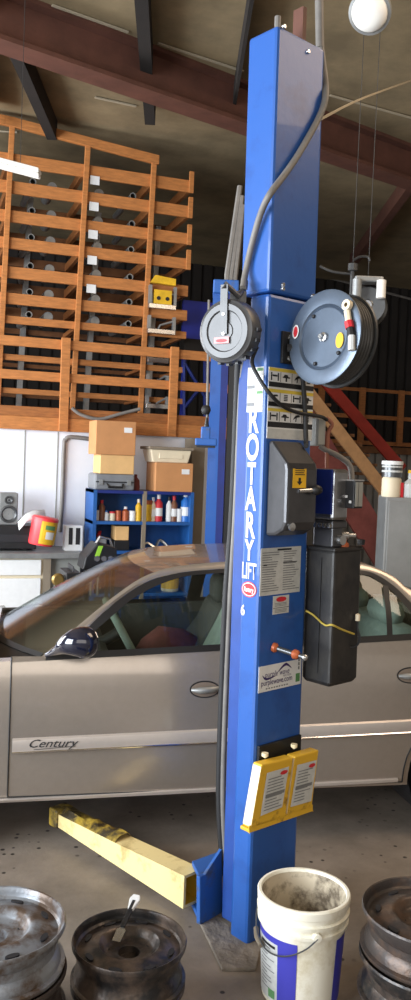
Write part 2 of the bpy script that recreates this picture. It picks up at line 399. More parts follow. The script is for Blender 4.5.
tag(m.build('yellow_bracket', ['yellow', 'ink'], bevel=.0), 'small yellow block with two dark holes in the rack', 'bracket')
a = PY(151, 283, YK-.08); b = PY(176, 279, YK-.08)
m = MB(); m.prism([(a.x, YK-.08, a.z+.01), (b.x, YK-.08, a.z), (b.x, YK-.08, b.z), (a.x+.05, YK-.08, b.z+.02)], (0, .06, 0))
tag(m.build('yellow_bar', 'yellow'), 'thin flat yellow bar lying above the yellow block', 'bar')
# blue panel + blue diagonal braces right of the rack
a = PY(182, 338, YK+.5); b = PY(214, 303, YK+.5)
m = MB(); m.box(a.x, b.x, YK+.5, YK+.54, a.z, b.z); m.m = 1; m.box(a.x+.03, b.x, YK+.49, YK+.5, a.z-.14, a.z); m.m = 0
m.box(a.x+.02, a.x+.06, YK+.5, YK+.54, DEC, a.z-.14); m.box(b.x-.06, b.x-.02, YK+.5, YK+.54, DEC, a.z-.14)
tag(m.build('blue_sheet_panel', ['panelblue', 'dark']), 'royal blue flat panel standing on the loft right of the rack', 'panel')
r = thing('blue_trestle', PY(194, 415, YK-.02), 'dark blue crossed metal trestle behind the railing beside the rack', 'trestle')
for (p, q) in (((184, 357), (184, 416)), ((184, 362), (204, 395)), ((203, 385), (184, 408)), ((205, 360), (205, 416))):
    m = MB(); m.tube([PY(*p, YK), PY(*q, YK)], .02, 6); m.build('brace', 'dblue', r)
# right loft railing, far back
YF = 13.0
fr = thing('far_loft_railing', PY(365, 442, YF), 'dim orange lumber railing across the far right loft', 'railing')
for (a, b, c, d) in ((385, 388.5, 391, 394), (412, 416, 417, 421), (438, 442, 443, 447)):
    m = MB(); z1 = (PY(312, a, YF).z+PY(411, c, YF).z)/2; z0 = (PY(312, b, YF).z+PY(411, d, YF).z)/2
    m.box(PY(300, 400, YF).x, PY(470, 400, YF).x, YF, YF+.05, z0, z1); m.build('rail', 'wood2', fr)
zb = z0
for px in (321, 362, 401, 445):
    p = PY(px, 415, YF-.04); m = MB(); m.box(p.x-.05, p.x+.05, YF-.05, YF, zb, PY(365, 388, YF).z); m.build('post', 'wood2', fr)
m = MB(); m.box(PY(300, 400, YF).x, 14.5, YF+.06, YF+1.3, zb-.14, zb-.02); struct(m.build('trim_14', 'wood3'))
m = MB()
for i in range(46):
    x = PY(300, 470, YF+.2).x+i*.16; m.box(x, x+.11, YF+.16, YF+.2, 0, zb-.14)
m.box(PY(300, 470, YF+.2).x, 14.5, YF+.2, YF+.25, 0, zb-.14); struct(m.build('wall_right', 'corr'))
# conduit on the white wall
m = MB(); yy = YW-.02
m.tube([PY(60, 532, yy), PY(62, 500, yy), PY(64, 446, yy), PY(66, 440, yy), PY(71, 437, yy), PY(97, 440, yy)], .022, 8, sm=4)
tag(m.build('conduit', 'hose', smooth=60), 'grey electrical conduit running up the white wall and bending right', 'conduit')
m = MB(); yy = YW-.12
m.tube([PY(72, 408, yy), PY(82, 415, yy), PY(100, 419, yy), PY(120, 414, yy), PY(140, 409, yy)], .018, 8, sm=6)
tag(m.build('hanging_cable', 'hose', smooth=60), 'thick grey cable drooping in front of the loft fascia', 'cable')
# building post
a = PY(192, 450, YW-.3); b = PY(205, 450, YW-.3)
m = MB(); m.box(a.x, b.x, YW-.3, YW-.05, 0, zt-.02); struct(m.build('trim_15', 'post'))
# ================================================================== BENCH + THINGS ON IT
YN = 8.05
zb_ = PY(20, 553, YN).z; xb0 = -1.2; xb1 = PY(86, 553, YN).x; xm = PY(49, 560, YN).x
bn = thing('workbench', ((xb0+xb1)/2, YN, 0), 'long workbench with white drawer fronts along the white wall', 'workbench')
m = MB(); m.box(xb0, xb1, YN-.03, YW-.02, zb_-.05, zb_); m.build('bench_top', 'galv', bn, bevel=.005)
zd = PY(20, 577, YN).z
m = MB(); m.box(xb0+.02, xm-.05, YN+.03, YW-.04, 0, zb_-.05); m.build('cabinet_body', 'cream', bn)
m = MB(); m.box(xb0+.04, xm-.07, YN, YN+.03, zd+.015, zb_-.065); m.build('drawer', 'white', bn, bevel=.006)
m = MB(); m.box(xb0+.04, xm-.07, YN, YN+.03, .08, zd-.015); m.build('door', 'white', bn, bevel=.006)
m = MB(); m.box(xm-.05, xm+.02, YN, YN+.06, 0, zb_-.05); m.build('corner_post', 'post', bn)
m = MB(); m.box(xm+.02, xb1-.03, YN+.08, YW-.04, 0, zb_-.05); m.build('grey_side_panel', 'greybox', bn)
# stereo + speaker
def onb(px): return PY(px, zb_, YN).x
a = PY(-6, 553, YN+.15); b = PY(37, 526, YN+.15); zs = zb_+.36
st = thing('stereo_receiver', ((a.x+b.x)/2, YN+.3, zb_), 'black stereo receiver lying flat on the workbench under the speaker', 'stereo')
m = MB(); m.box(a.x-.35, b.x, YN+.15, YN+.5, zb_+.02, b.z); m.build('case', 'black', st, bevel=.01)
m = MB(); m.box(a.x-.33, b.x-.02, YN+.14, YN+.15, zb_+.09, zb_+.16); m.build('front_strip', 'ink', st)
for x_ in (a.x-.3, b.x-.08):
    m = MB(); m.lathe([(0, 0), (.03, 0), (.03, .02), (0, .02)], (x_, YN+.3, zb_), ZU, 12); m.build('foot', 'rubber', st)
zs = b.z
p0 = PY(-2, 525, YN+.2); p1 = PY(18.5, 493, YN+.2)
sp = thing('studio_speaker', ((p0.x+p1.x)/2, YN+.3, zs), 'silver two-way monitor speaker standing on the black stereo', 'speaker')
m = MB(); m.box(p0.x, p1.x, YN+.2, YN+.42, zs, p1.z); m.build('cabinet', 'galv', sp, bevel=.012)
cx = PY(9, 500, YN+.2).x; 
m = MB(); m.lathe([(.085, .0), (.085, -.012), (.07, -.015), (.04, .02), (.03, .02), (0, .0)], (cx, YN+.198, PY(8, 514, YN+.2).z), Y, 20); m.build('woofer', 'gunmetal', sp, smooth=40)
m = MB(); m.lathe([(.042, .0), (.042, -.01), (.03, -.01), (.018, .004), (0, -.004)], (cx, YN+.198, PY(9, 500, YN+.2).z), Y, 16); m.build('tweeter', 'gunmetal', sp, smooth=40)
# tilted tub of wipes
c = PY(43, 531, YN+.12); ax = V((.16, 0, 1)).normalized()
c = c-ax*.135
tb = thing('tub_of_wipes', c, 'tilted red and yellow plastic tub with a printed label on the workbench', 'tub')
m = MB(); m.lathe([(0, 0), (.11, 0), (.12, .02), (.125, .24), (0, .24)], c, ax, 24); m.build('tub_body', 'tubred', tb, smooth=40)
sd = V((.2, -1, 0)).normalized()
def arc_label(m, c, ax, r, h0, h1, th0, th1, n=10):
    f = V((0, -1, 0)); f = (f-ax*f.dot(ax)).normalized(); s = ax.cross(f)
    rows = []
    for h in (h0, h1): rows.append([c+ax*h+(f*math.cos(t)+s*math.sin(t))*r for t in [th0+(th1-th0)*k/n for k in range(n+1)]])
    m.grid(rows)
m = MB(); arc_label(m, c, ax, .1275, .02, .235, -.35, 1.3); m.build('yellow_label', 'yellow', tb)
m = MB(); arc_label(m, c, ax, .129, .07, .14, .1, .8); m.m = 1; arc_label(m, c, ax, .130, .16, .2, .0, .8); m.build('label_print', ['white', 'green'], tb)
m = MB(); m.lathe([(0, .24), (.128, .24), (.13, .26), (.11, .275), (0, .28)], c, ax, 24); m.build('lid', 'tubred', tb, smooth=40)
# paper towel crumpled behind/over
g = [PY(19, 530, YN+.05), PY(27, 521, YN+.1), PY(36, 517.5, YN+.15), PY(46, 517, YN+.2)]
m = MB(); w_ = V((.0, .10, .03))
m.grid([[p+ZU*.03*math.sin(i*1.3)*0 for i, p in enumerate(g)], [p+w_+ZU*.03 for p in g], [p+w_*2 for p in g]])
tag(m.build('paper_towel', 'white', solid=.006, smooth=60), 'white crumpled paper towel draped against the red tub', 'paper')
# small white device with dark panels, grey tools on the bench
a = PY(65, 541, YN+.2); b = PY(83, 526, YN+.2); z0 = zb_
m = MB(); m.box(a.x, b.x, YN+.2, YN+.34, z0, b.z); m.m = 1
w_ = b.x-a.x; m.box(a.x+w_*.2, a.x+w_*.42, YN+.195, YN+.2, z0+.06, b.z-.02); m.box(a.x+w_*.6, a.x+w_*.85, YN+.195, YN+.2, z0+.06, b.z-.02)
tag(m.build('small_radio', ['white', 'ink'], bevel=.004), 'small white box with two dark panels on the right end of the workbench', 'radio')
# ================================================================== BLUE SHELVING
YS = 8.15; sx0 = PY(93.5, 500, YS).x; sx1 = PY(193.5, 500, YS).x; sxm = PY(143, 510, YS).x; sz = (PY(88, 489, YS).z+PY(192, 493, YS).z)/2
s1 = (PY(90, 519.5, YS).z+PY(190, 524, YS).z)/2; s2 = (PY(90, 549, YS).z+PY(190, 553, YS).z)/2
sh = thing('blue_shelving_unit', ((sx0+sx1)/2, YS, 0), 'blue metal shelving unit with bottles and boxes against the wall', 'shelf')
m = MB(); m.box(sx0, sx1, YS+.4, YS+.42, .05, sz); m.build('back_panel', 'shelfblue', sh)
for x_ in (sx0, sxm, sx1-.03):
    m = MB(); m.box(x_, x_+.035, YS, YS+.42 if x_ != sxm else YS+.04, 0, sz); m.build('upright', 'shelfblue' if x_ != sxm else 'post', sh)
for z_ in (.1, .5, s2, s1, sz):
    m = MB(); m.box(sx0, sx1, YS+.002, YS+.42, z_-.03, z_); m.build('shelf_board', 'shelfblue' if z_ != sz else 'dblue', sh)
# boxes on top
def cbx(px0, px1, pyt, zb, d, mtl, lab_, yo=.02, tape=True):
    a = PY(px0+5, pyt, YS+yo); b = PY(px1, pyt, YS+yo); z1 = (a.z+b.z)/2
    r = thing('cardboard_box', ((a.x+b.x)/2, YS+yo+d/2, zb), lab_, 'box')
    m = MB(); m.box(a.x, b.x, YS+yo, YS+yo+d, zb, z1); m.build('carton', mtl, r, bevel=.006)
    if tape:
        m = MB(); m.box(b.x-.12, b.x-.04, YS+yo-.003, YS+yo, z1-.11, z1-.06); m.build('white_label', 'white', r)
    return z1
# grey case
a = PY(95, 473, YS+.03); b = PY(135, 475, YS+.03); z1 = (a.z+b.z)/2
gc = thing('tool_case', ((a.x+b.x)/2, YS+.2, sz), 'grey plastic tool case on the shelving under the two cardboard boxes', 'case')
m = MB(); m.box(a.x, b.x, YS+.03, YS+.38, sz, z1); m.build('case_body', 'case', gc, bevel=.02)
m = MB(); m.box(a.x+.01, b.x-.01, YS+.02, YS+.03, (sz+z1)/2-.006, (sz+z1)/2+.006); m.build('lid_seam', 'ink', gc)
cx = (a.x+b.x)/2; m = MB(); m.tube([(cx-.08, YS+.03, sz+.06), (cx-.07, YS+.0, sz+.03), (cx+.07, YS+.0, sz+.03), (cx+.08, YS+.03, sz+.06)], .012, 6); m.build('handle', 'black', gc)
for x_ in (cx-.14, cx+.14):
    m = MB(); m.box(x_-.02, x_+.02, YS+.015, YS+.03, sz+.05, sz+.1); m.build('latch', 'galv', gc)
z2 = cbx(95.5, 134.5, 455, z1, .34, 'card2', 'pale cardboard box between the grey case and the top carton', .03, False)
z3 = cbx(91.5, 136.5, 421, z2, .36, 'card', 'brown cardboard carton on top of the left stack', .01)
z4 = cbx(151, 193.5, 463, sz, .36, 'card', 'brown cardboard carton under the cream tote', .01)
a = PY(150, 446, YS+.02); b = PY(193, 448, YS+.02); z5 = (a.z+b.z)/2
tt = thing('storage_tote', ((a.x+b.x)/2, YS+.2, z4), 'cream plastic storage tote sitting on the right carton', 'tote')
m = MB(); w_ = b.x-a.x
m.add([(a.x+.04, YS+.04, z4), (b.x-.04, YS+.04, z4), (b.x-.04, YS+.34, z4), (a.x+.04, YS+.34, z4), (a.x+.01, YS+.02, z5-.03), (b.x-.01, YS+.02, z5-.03), (b.x-.01, YS+.36, z5-.03), (a.x+.01, YS+.36, z5-.03)],
      [(0, 3, 2, 1), (4, 5, 6, 7), (0, 1, 5, 4), (1, 2, 6, 5), (2, 3, 7, 6), (3, 0, 4, 7)]); m.build('tote_body', 'cream', tt, bevel=.01)
m = MB(); m.box(a.x-.01, b.x+.01, YS+.0, YS+.38, z5-.03, z5); m.build('rim', 'post', tt, bevel=.008)
m = MB(); m.box(a.x+.1, b.x-.1, YS+.025, YS+.04, z4+.04, z5-.06); m.build('front_panel', 'cream', tt, bevel=.005)
m = MB(); cx, cz = PY(138, 484, YS+.05).x, sz
m.lathe([(0, 0), (.04, 0), (.045, .03), (.04, .1), (.015, .13), (.015, .16), (0, .16)], (cx, YS+.15, cz), ZU, 14); tag(m.build('red_bottle', 'maroon', smooth=40), 'dark red bottle between the two stacks on top of the shelving', 'bottle')
# bottles
def bottle(px, zbase, h, r, cm, capm, lab_, kind='spray'):
    x_ = PY(px, 510, YS+.1).x; b_ = V((x_, YS+.12, zbase))
    o = thing('bottle' if kind != 'jar' else 'jar', b_, lab_, 'bottle' if kind != 'jar' else 'jar', 'bottles and jars on the blue shelf')
    m = MB()
    if kind == 'jar': m.lathe([(0, 0), (r, 0), (r, h*.8), (0, h*.8)], b_, ZU, 14)
    else: m.lathe([(0, 0), (r, 0), (r, h*.68), (r*.45, h*.8), (r*.45, h*.84), (0, h*.84)], b_, ZU, 14)
    m.build('bottle_body', cm, o, smooth=40)
    m = MB(); t0 = h*.8 if kind == 'jar' else h*.84
    rr = r*1.03 if kind == 'jar' else r*.5
    m.lathe([(0, t0), (rr, t0), (rr, h), (0, h)], b_, ZU, 12); m.build('cap', capm, o, smooth=40)
    if kind == 'label':
        m = MB(); m.lathe([(r*1.01, h*.2), (r*1.01, h*.5)], b_, ZU, 14); m.build('paper_label', 'white', o)
bottle(97, s1, .1, .03, 'white', 'white', 'short white jar at the left end of the blue shelf', 'jar')
bottle(102, s1, .2, .035, 'brown', 'red', 'brown bottle with red cap, second from the left upright')
bottle(107, s1, .1, .025, 'white', 'bblue', 'small white bottle with blue cap in the left bay')
bottle(113, s1, .09, .03, 'cream', 'red', 'small cream jar with red lid in the left bay', 'jar')
bottle(119, s1, .1, .03, 'orange', 'orange', 'small orange jar left of the tall orange bottle', 'jar')
bottle(126, s1, .14, .035, 'orange', 'white', 'orange bottle with white cap in the left bay')
bottle(133, s1, .1, .035, 'white', 'white', 'white jar nearest the middle upright, left bay', 'jar')
bottle(139, s1, .22, .032, 'yellow', 'cream', 'yellow bottle in front of the middle upright')
bottle(147.5, s1, .21, .05, 'yellow', 'orange', 'wide amber jar, first in the right bay', 'jar')
bottle(153.5, s1, .24, .03, 'cream', 'white', 'cream bottle right of the amber jar', 'label')
bottle(159, s1, .27, .042, 'red', 'white', 'red bottle with white label in the right bay', 'label')
bottle(169.5, s1, .25, .03, 'white', 'ink', 'slim white bottle with black cap in the right bay')
bottle(174.5, s1, .26, .038, 'brown', 'red', 'brown bottle with white label beside the slim white bottle', 'label')
bottle(179.5, s1, .13, .035, 'white', 'white', 'short white jar beside the blue bottle', 'jar')
bottle(186, s1, .30, .05, 'bblue', 'white', 'tall blue bottle at the right end of the shelf', 'label')
# lower shelf boxes
a = PY(84+4, 546, YS+.05); b = PY(107, 537, YS+.05)
m = MB(); m.box(sx0+.05, b.x, YS+.05, YS+.3, s2, s2+.12); tag(m.build('parts_bin', 'case', bevel=.01), 'grey parts bin on the lower blue shelf', 'bin')
m = MB(); m.tube([(sx0+.1, YS+.14, s2+.145), (b.x-.08, YS+.14, s2+.155)], [.045, .03], 10); tag(m.build('folded_rag', 'tubred', smooth=60), 'red rag lying on the grey parts bin', 'rag')
a = PY(115, 540, YS+.05); b = PY(129, 531, YS+.05)
m = MB(); m.box(a.x-.01, b.x+.01, YS+.05, YS+.25, s2, s2+.1); tag(m.build('black_box', 'black', bevel=.008), 'black box on the lower shelf under a cream carton', 'box')
m = MB(); m.box(a.x, b.x, YS+.05, YS+.25, s2+.1, s2+.24); tag(m.build('small_carton', 'card2', bevel=.006), 'small cream carton stacked on the black box', 'box')
# ================================================================== SHOP MACHINES BETWEEN BENCH AND CAR
YM = 7.3
a = PY(83, 570, YM); b = PY(119, 546, YM)
ch = thing('battery_charger', ((a.x+b.x)/2, YM+.2, 0), 'black wheeled shop charger with a lime green stripe by the shelving', 'machine')
m = MB(); m.prism([(a.x, YM, a.z), (b.x, YM, a.z), (b.x-.02, YM, b.z-.02), (a.x+.12, YM, b.z+.02), (a.x+.02, YM, b.z-.1)], (0, .3, 0)); m.build('housing', 'black', ch, bevel=.01)
m = MB(); m.prism([(a.x+.10, YM-.006, b.z-.09), (a.x+.13, YM-.006, b.z-.0), (a.x+.17, YM-.006, b.z-.0), (a.x+.14, YM-.006, b.z-.09)], (0, .006, 0)); m.build('green_stripe', 'lime', ch)
m = MB()
for k in range(4): m.lathe([(0, 0), (.025, 0), (.025, -.012), (0, -.012)], (a.x+.12+.06*k, YM, a.z+.1), Y, 10)
m.build('dial', 'steel', ch)
m = MB(); m.tube([(a.x+.12, YM+.1, b.z), (a.x+.16, YM+.1, b.z+.07), (b.x-.06, YM+.1, b.z+.05), (b.x-.04, YM+.1, b.z-.02)], .012, 6); m.build('handle', 'steel', ch)
for x_ in (a.x+.04, b.x-.04):
    for y_ in (YM+.03, YM+.27):
        m = MB(); m.box(x_-.015, x_+.015, y_-.015, y_+.015, .0, a.z); m.build('leg', 'black', ch)
# engine on a stand
YE = 7.0
a = PY(56, 600, YE); b = PY(81, 573, YE)
en = thing('engine_on_stand', ((a.x+b.x)/2, YE+.2, 0), 'dark engine with brass coloured pulley on a stand behind the car hood', 'engine')
m = MB(); m.box(a.x+.08, b.x, YE, YE+.35, a.z, b.z); m.box(a.x+.14, b.x-.05, YE+.04, YE+.3, b.z, b.z+.05); m.build('engine_block', 'black', en, bevel=.02)
m = MB(); m.lathe([(0, -.07), (.03, -.07), (.05, -.05), (.09, -.05), (.09, -.02), (.06, 0)], (a.x+.08, YE+.1, (a.z+b.z)/2), Y, 20); m.build('pulley', 'steel', en, smooth=40)
m = MB(); m.lathe([(0, -.03), (.04, -.03), (.055, 0)], (a.x+.02, YE+.05, (a.z+b.z)/2+.05), Y, 16); m.build('brass_pulley', 'brass', en, smooth=40)
m = MB()
for k in range(4): m.lathe([(.03, -.04), (.03, 0)], (a.x+.16+.06*k, YE, (a.z+b.z)/2), Y, 10); m.tube([(a.x+.16+.06*k, YE-.03, a.z+.04), (a.x+.16+.06*k, YE-.03, b.z-.02)], .012, 6)
m.build('manifold', 'galv', en)
for x_ in (a.x+.12, b.x-.04):
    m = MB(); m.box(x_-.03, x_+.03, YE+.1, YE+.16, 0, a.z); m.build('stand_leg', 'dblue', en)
cx = PY(154, 548, YS+.1).x; zc = s2
m = MB(); m.tube([(cx-.14, YS+.06, zc+.02), (cx-.08, YS+.08, zc+.07), (cx+.0, YS+.06, zc+.03), (cx+.06, YS+.1, zc+.10), (cx+.15, YS+.06, zc+.02)], .018, 6, sm=4); tag(m.build('bent_metal_tool', 'steel', smooth=60), 'bright bent metal tool on the lower blue shelf', 'tool')
jb_ = V((PY(171, 595, YS+.08).x, YS+.14, .5))
r = thing('yellow_label_jug', jb_, 'pale jug with yellow label on the bottom shelf seen through the car window', 'jug')
m = MB(); m.lathe([(0, 0), (.085, 0), (.09, .01), (.09, .17), (.05, .21), (.022, .225), (.022, .25), (0, .25)], jb_, ZU, 18); m.build('jug_body', 'cream', r, smooth=40)
m = MB(); m.lathe([(.0915, .03), (.0915, .15)], jb_, ZU, 18); m.build('yellow_label', 'yellow', r)
m = MB(); m.lathe([(0, .25), (.026, .25), (.026, .275), (0, .275)], jb_, ZU, 12); m.build('cap', 'red', r)
# ================================================================== FAR LIFT COLUMN
fd = 6.35
def FC(px, py): return PD(px, py, fd)
bz = FC(212, 282); z_top = bz.z
px_at = lambda px: FC(px, 430)
p0, p1, p2 = FC(204, 560), FC(214.5, 560), FC(231, 560)
lean = -rh*.010
flc = thing('far_lift_column', V((p1.x, p1.y, 0)), 'slim far blue lift column rising behind the car roof', 'lift')
upf = (ZU+lean*.6)
def flat(p): return V((p.x, p.y, 0))
def colbox(m, a, b, dep, z0, z1):
    a, b = flat(a), flat(b); m.obox(a+upf*z0, b-a, fh*dep, upf*(z1-z0))
q = lambda px, py=560: FC(px, py)
zc_ = 0
sh_ = upf
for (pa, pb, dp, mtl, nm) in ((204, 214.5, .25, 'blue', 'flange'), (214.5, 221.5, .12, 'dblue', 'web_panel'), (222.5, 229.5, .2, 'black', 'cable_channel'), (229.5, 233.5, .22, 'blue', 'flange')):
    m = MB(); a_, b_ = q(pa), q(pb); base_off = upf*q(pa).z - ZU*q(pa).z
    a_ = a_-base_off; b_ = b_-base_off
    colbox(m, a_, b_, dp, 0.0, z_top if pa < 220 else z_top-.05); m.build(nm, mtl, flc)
m = MB(); c_ = FC(226, 287); m.cbox(c_+fh*.1, rh*.19, fh*.26, ZU*.10); m.build('top_cap', 'blue_worn', flc, bevel=.01)
for (a_, b_) in (((227, 275), (240, 186)), ((231, 276), (242, 196)), ((235, 278), (243, 205))):
    m = MB(); m.tube([FC(a_[0], 283), FC(*a_), FC(*b_)+ZU*.0], .02, 6); m.build('lifting_cable', 'hose', flc)
m = MB(); m.box(p0.x-.15, p2.x+.15, p0.y-.1, p0.y+.5, 0, .02); m.build('base_plate', 'dblue', flc)
# pull cord with ball and blue connector
pc = thing('pull_cord', PD(207, 440, 5.9), 'hanging grey pull cord with a ball and a blue connector block', 'cord')
m = MB(); m.tube([PD(209, 300, 5.9), PD(207, 425, 5.9)], .008, 6); m.build('cord', 'hose', pc)
m = MB(); b_ = PD(206, 410, 5.9); m.lathe([(.0, -.035), (.025, -.028), (.035, 0), (.025, .028), (0, .035)], b_, ZU, 12); m.build('ball', 'rubber', pc, smooth=60)
m = MB(); b_ = PD(206, 442, 5.9); m.cbox(b_, rh*.15, fh*.06, ZU*.05); m.cbox(b_+ZU*.06+rh*-.005, rh*.065, fh*.05, ZU*.09); m.build('connector_block', 'blue_worn', pc, bevel=.008)
m = MB(); m.cbox(b_-ZU*.032, rh*.13, fh*.05, ZU*.014); m.build('socket_strip', 'black', pc)
m = MB(); m.lathe([(.02, 0), (.008, .07)], b_+ZU*.1, ZU, 8); m.build('strain_relief', 'black', pc)
# ================================================================== NEAR LIFT
ang = math.radians(48)
d1 = fh*math.cos(ang)+rh*math.sin(ang); d2 = fh*math.sin(ang)-rh*math.cos(ang)
C0 = PZ(247, 948, 0); cu = (ZU-rh*.010).normalized()
d1 = (d1-cu*d1.dot(cu)).normalized(); d2 = cu.cross(d1)
def Rf(a, z, off=0): return C0+d1*a+cu*z-d2*off
def Lf(b, z, off=0): return C0+d2*b+cu*z-d1*off
def Rp(px, py, off=0): return on_plane(px, py, C0-d2*off, d2)
def Lp(px, py, off=0): return on_plane(px, py, C0-d1*off, d1)
def Ra(px, py, off=0): p = Rp(px, py, off)-C0; return p.dot(d1), p.dot(cu)
def Lb(px, py, off=0): p = Lp(px, py, off)-C0; return p.dot(d2), p.dot(cu)
w1x = .264; w1 = .268; w2 = .098; w2x = .150
ztop = Ra(276, 24)[1]; zj = Ra(266, 292)[1]
print('col', w1, ztop, zj, [Ra(*q) for q in ((298, 862), (303, 610), (317, 292), (322.5, 50))], [Lb(*q) for q in ((232, 940), (238, 700), (241, 500), (247, 296), (245, 45))])
lift = thing('vehicle_lift_column', V((C0.x, C0.y, 0)), 'tall blue vehicle lift column with warning decals standing in front of the car', 'lift')
def Rquad(m, a0, a1, z0, z1, off): m.quad(Rf(a0, z0, off), Rf(a1, z0, off), Rf(a1, z1, off), Rf(a0, z1, off))
def Rplate(m, a0, a1, z0, z1, off, t): m.obox(Rf(a0, z0, off-t), d1*(a1-a0), cu*(z1-z0), -d2*t)
def Lplate(m, b0, b1, z0, z1, off, t): m.obox(Lf(b0, z0, off-t), d2*(b1-b0), cu*(z1-z0), -d1*t)
m = MB(); m.obox(Rf(0, 0), d1*w1, d2*w2, cu*zj); m.build('column', 'blue', lift, bevel=.014)
m = MB(); m.obox(Rf(-.003, zj+.004, .003), d1*w1x, d2*w2x, cu*(ztop-zj-.004)); m.build('column_extension', 'blue', lift, bevel=.012)
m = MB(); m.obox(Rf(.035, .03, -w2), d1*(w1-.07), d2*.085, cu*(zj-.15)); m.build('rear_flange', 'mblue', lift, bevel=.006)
for px, py in ((312, 296), (282, 289), (282, 285), (307, 52), (283, 27)):
    a_, z_ = Ra(px, py); m = MB(); m.lathe([(0, .008), (.007, .007), (.009, 0)], Rf(a_, z_, .003), -d2, 10); m.build('bolt_head', 'steel', lift, smooth=40)
for px, py in ((289, 343), (289, 360)):
    pass
m = MB(); m.lathe([(.012, 0), (.012, .05), (0, .05)], Rf(.03, ztop, -.03), cu, 10); m.build('top_stud', 'hose', lift)
m = MB(); m.obox(Rf(w1*.62, ztop, -.03), d1*.02, d2*.05, cu*.14); m.build('top_lug', 'rafter', lift)
# base plate with dirt
m = MB(); m.prism([PZ(*q, 0) for q in ((196, 918), (222, 898), (292, 900), (268, 925), (256, 972), (222, 972))], ZU*.014); m.build('base_plate', 'dirt', lift, bevel=.004)
# decals: three warning rows
a1_ = w1-.003
def zr_(y): return Ra(271, y)[1]
m = MB(); Rplate(m, .012, a1_, zr_(438.5), zr_(367), .002, .0015)
dc = m.build('warning_decal', 'white', lift)
m = MB()
for (y0, y1) in ((367.3, 370.6), (388.6, 392), (408, 411)): Rplate(m, .014, a1_-.001, zr_(y1), zr_(y0), .003, .001)
m.build('yellow_warning_bar', 'decalyellow', dc)
m = MB()
for (y0, y1) in ((381.5, 386.5), (401.5, 406), (421.5, 427)): Rplate(m, .014, a1_-.001, zr_(y1), zr_(y0), .003, .001)
m.m = 1; Rplate(m, .014, a1_-.001, zr_(438), zr_(428.5), .003, .001)
m.build('text_band', ['ink', 'offwhite'], dc)
m = MB(); n4 = 4
for ri, (y0, y1) in enumerate(((371, 381), (392.6, 401), (411.5, 421))):
    zt_, zb2 = zr_(y0), zr_(y1); h_ = zt_-zb2
    for k in range(n4):
        ac = .014+(a1_-.015)*(k+.5)/n4; s = (k+ri*2) % 4
        P_ = lambda u, v: Rf(ac+u*.026, zb2+h_*(.5+v*.5), .003)
        if s == 0:      # two column posts with a car
            for u in (-.7, .7): Rplate(m, ac+.026*u-.003, ac+.026*u+.003, zb2+h_*.1, zt_-h_*.1, .003, .001)
            Rplate(m, ac-.013, ac+.013, zb2+h_*.5, zb2+h_*.68, .003, .001)
        elif s == 1:    # car on arms
            m.poly([P_(-.8, -.1), P_(.8, -.1), P_(.8, .15), P_(.4, .2), P_(.2, .6), P_(-.4, .6), P_(-.6, .2), P_(-.8, .15)])
            Rplate(m, ac-.004, ac+.004, zb2+h_*.1, zb2+h_*.5, .003, .001)
        elif s == 2:    # leaning figure / tilted block
            m.poly([P_(-.7, -.4), P_(.1, .1), P_(.8, .3), P_(.6, .7), P_(-.1, .6), P_(-.5, .1)])
            m.poly([P_(-.2, -.8), P_(0, -.8), P_(.1, .1), P_(-.1, .1)])
        else:           # spring / stacked pads
            for v in (-.7, -.3, .1, .5): m.quad(P_(-.4, v), P_(.4, v), P_(.4, v+.25), P_(-.4, v+.25))
m.build('pictogram', 'ink', dc)
m = MB()
for k in range(1, 4):
    ac = .014+(a1_-.015)*k/4
    Rplate(m, ac-.0008, ac+.0008, zr_(421), zr_(411), .0032, .001); Rplate(m, ac-.0008, ac+.0008, zr_(401), zr_(392), .0032, .001); Rplate(m, ac-.0008, ac+.0008, zr_(381), zr_(371), .0032, .001)
m.build('divider_line', 'ink', dc)
def zl_(y): return Lb(258, y)[1]
m = MB(); Lplate(m, .012, w2-.004, zl_(412), zl_(367), .002, .0015)
dl = m.build('side_decal', 'white', lift)
m = MB()
for y0, y1 in ((385, 388.5), (402.5, 406)): Lplate(m, w2*.55, w2-.006, zl_(y1), zl_(y0), .003, .001)
m.m = 1; Lplate(m, .014, w2*.45, zl_(371), zl_(368), .003, .001); Lplate(m, .014, w2*.45, zl_(394), zl_(391), .003, .001)
m.m = 2
for y in (374, 377, 380, 396, 399, 402): Lplate(m, .014, w2*.4, zl_(y+1.2), zl_(y), .003, .001)
m.build('decal_print', ['greyink', 'green', 'offwhite'], dl)
# vertical ROTARY lettering
for ch_, y0, y1 in (('R', 406, 432), ('O', 434, 460), ('T', 463, 484), ('A', 487, 510), ('R', 513, 538), ('Y', 541, 561)):
    zt_, zb2 = zl_(y0), zl_(y1); size = (zt_-zb2)/.70
    text(ch_, size, Lf(w2*.58, zb2, .002), -d2, cu, 'lettering', 'letter', lift, 'CENTER', xs=.62, weight=.004)
text('LIFT', .085, Lf(w2*.55, zl_(580), .002), -d2, cu, 'lettering', 'lift_word', lift, 'CENTER', xs=.50, weight=.002)
def ell(m, F, c0, c1, ra, rb, off, n=24): m.poly([F(c0-math.cos(2*PI*k/n)*ra, c1+math.sin(2*PI*k/n)*rb, off) if F is Lf else F(c0+math.cos(2*PI*k/n)*ra, c1+math.sin(2*PI*k/n)*rb, off) for k in range(n)])
m = MB(); zc = zl_(591); ell(m, Lf, w2*.52, zc, .040, .030, .002); m.m = 1; ell(m, Lf, w2*.52, zc, .036, .026, .0025); m.m = 0; ell(m, Lf, w2*.52, zc, .033, .0225, .003)
ov = m.build('oval_badge', ['red', 'white'], lift)
text('Rotary', .026, Lf(w2*.52, zc-.009, .0036), -d2, cu, 'white', 'badge_word', ov, 'CENTER', xs=.72, weight=.0006)
text('6', .055, Lf(w2*.82, zl_(618), .002), -d2, cu, 'lettering', 'number', lift, 'CENTER', xs=.8, weight=.002)
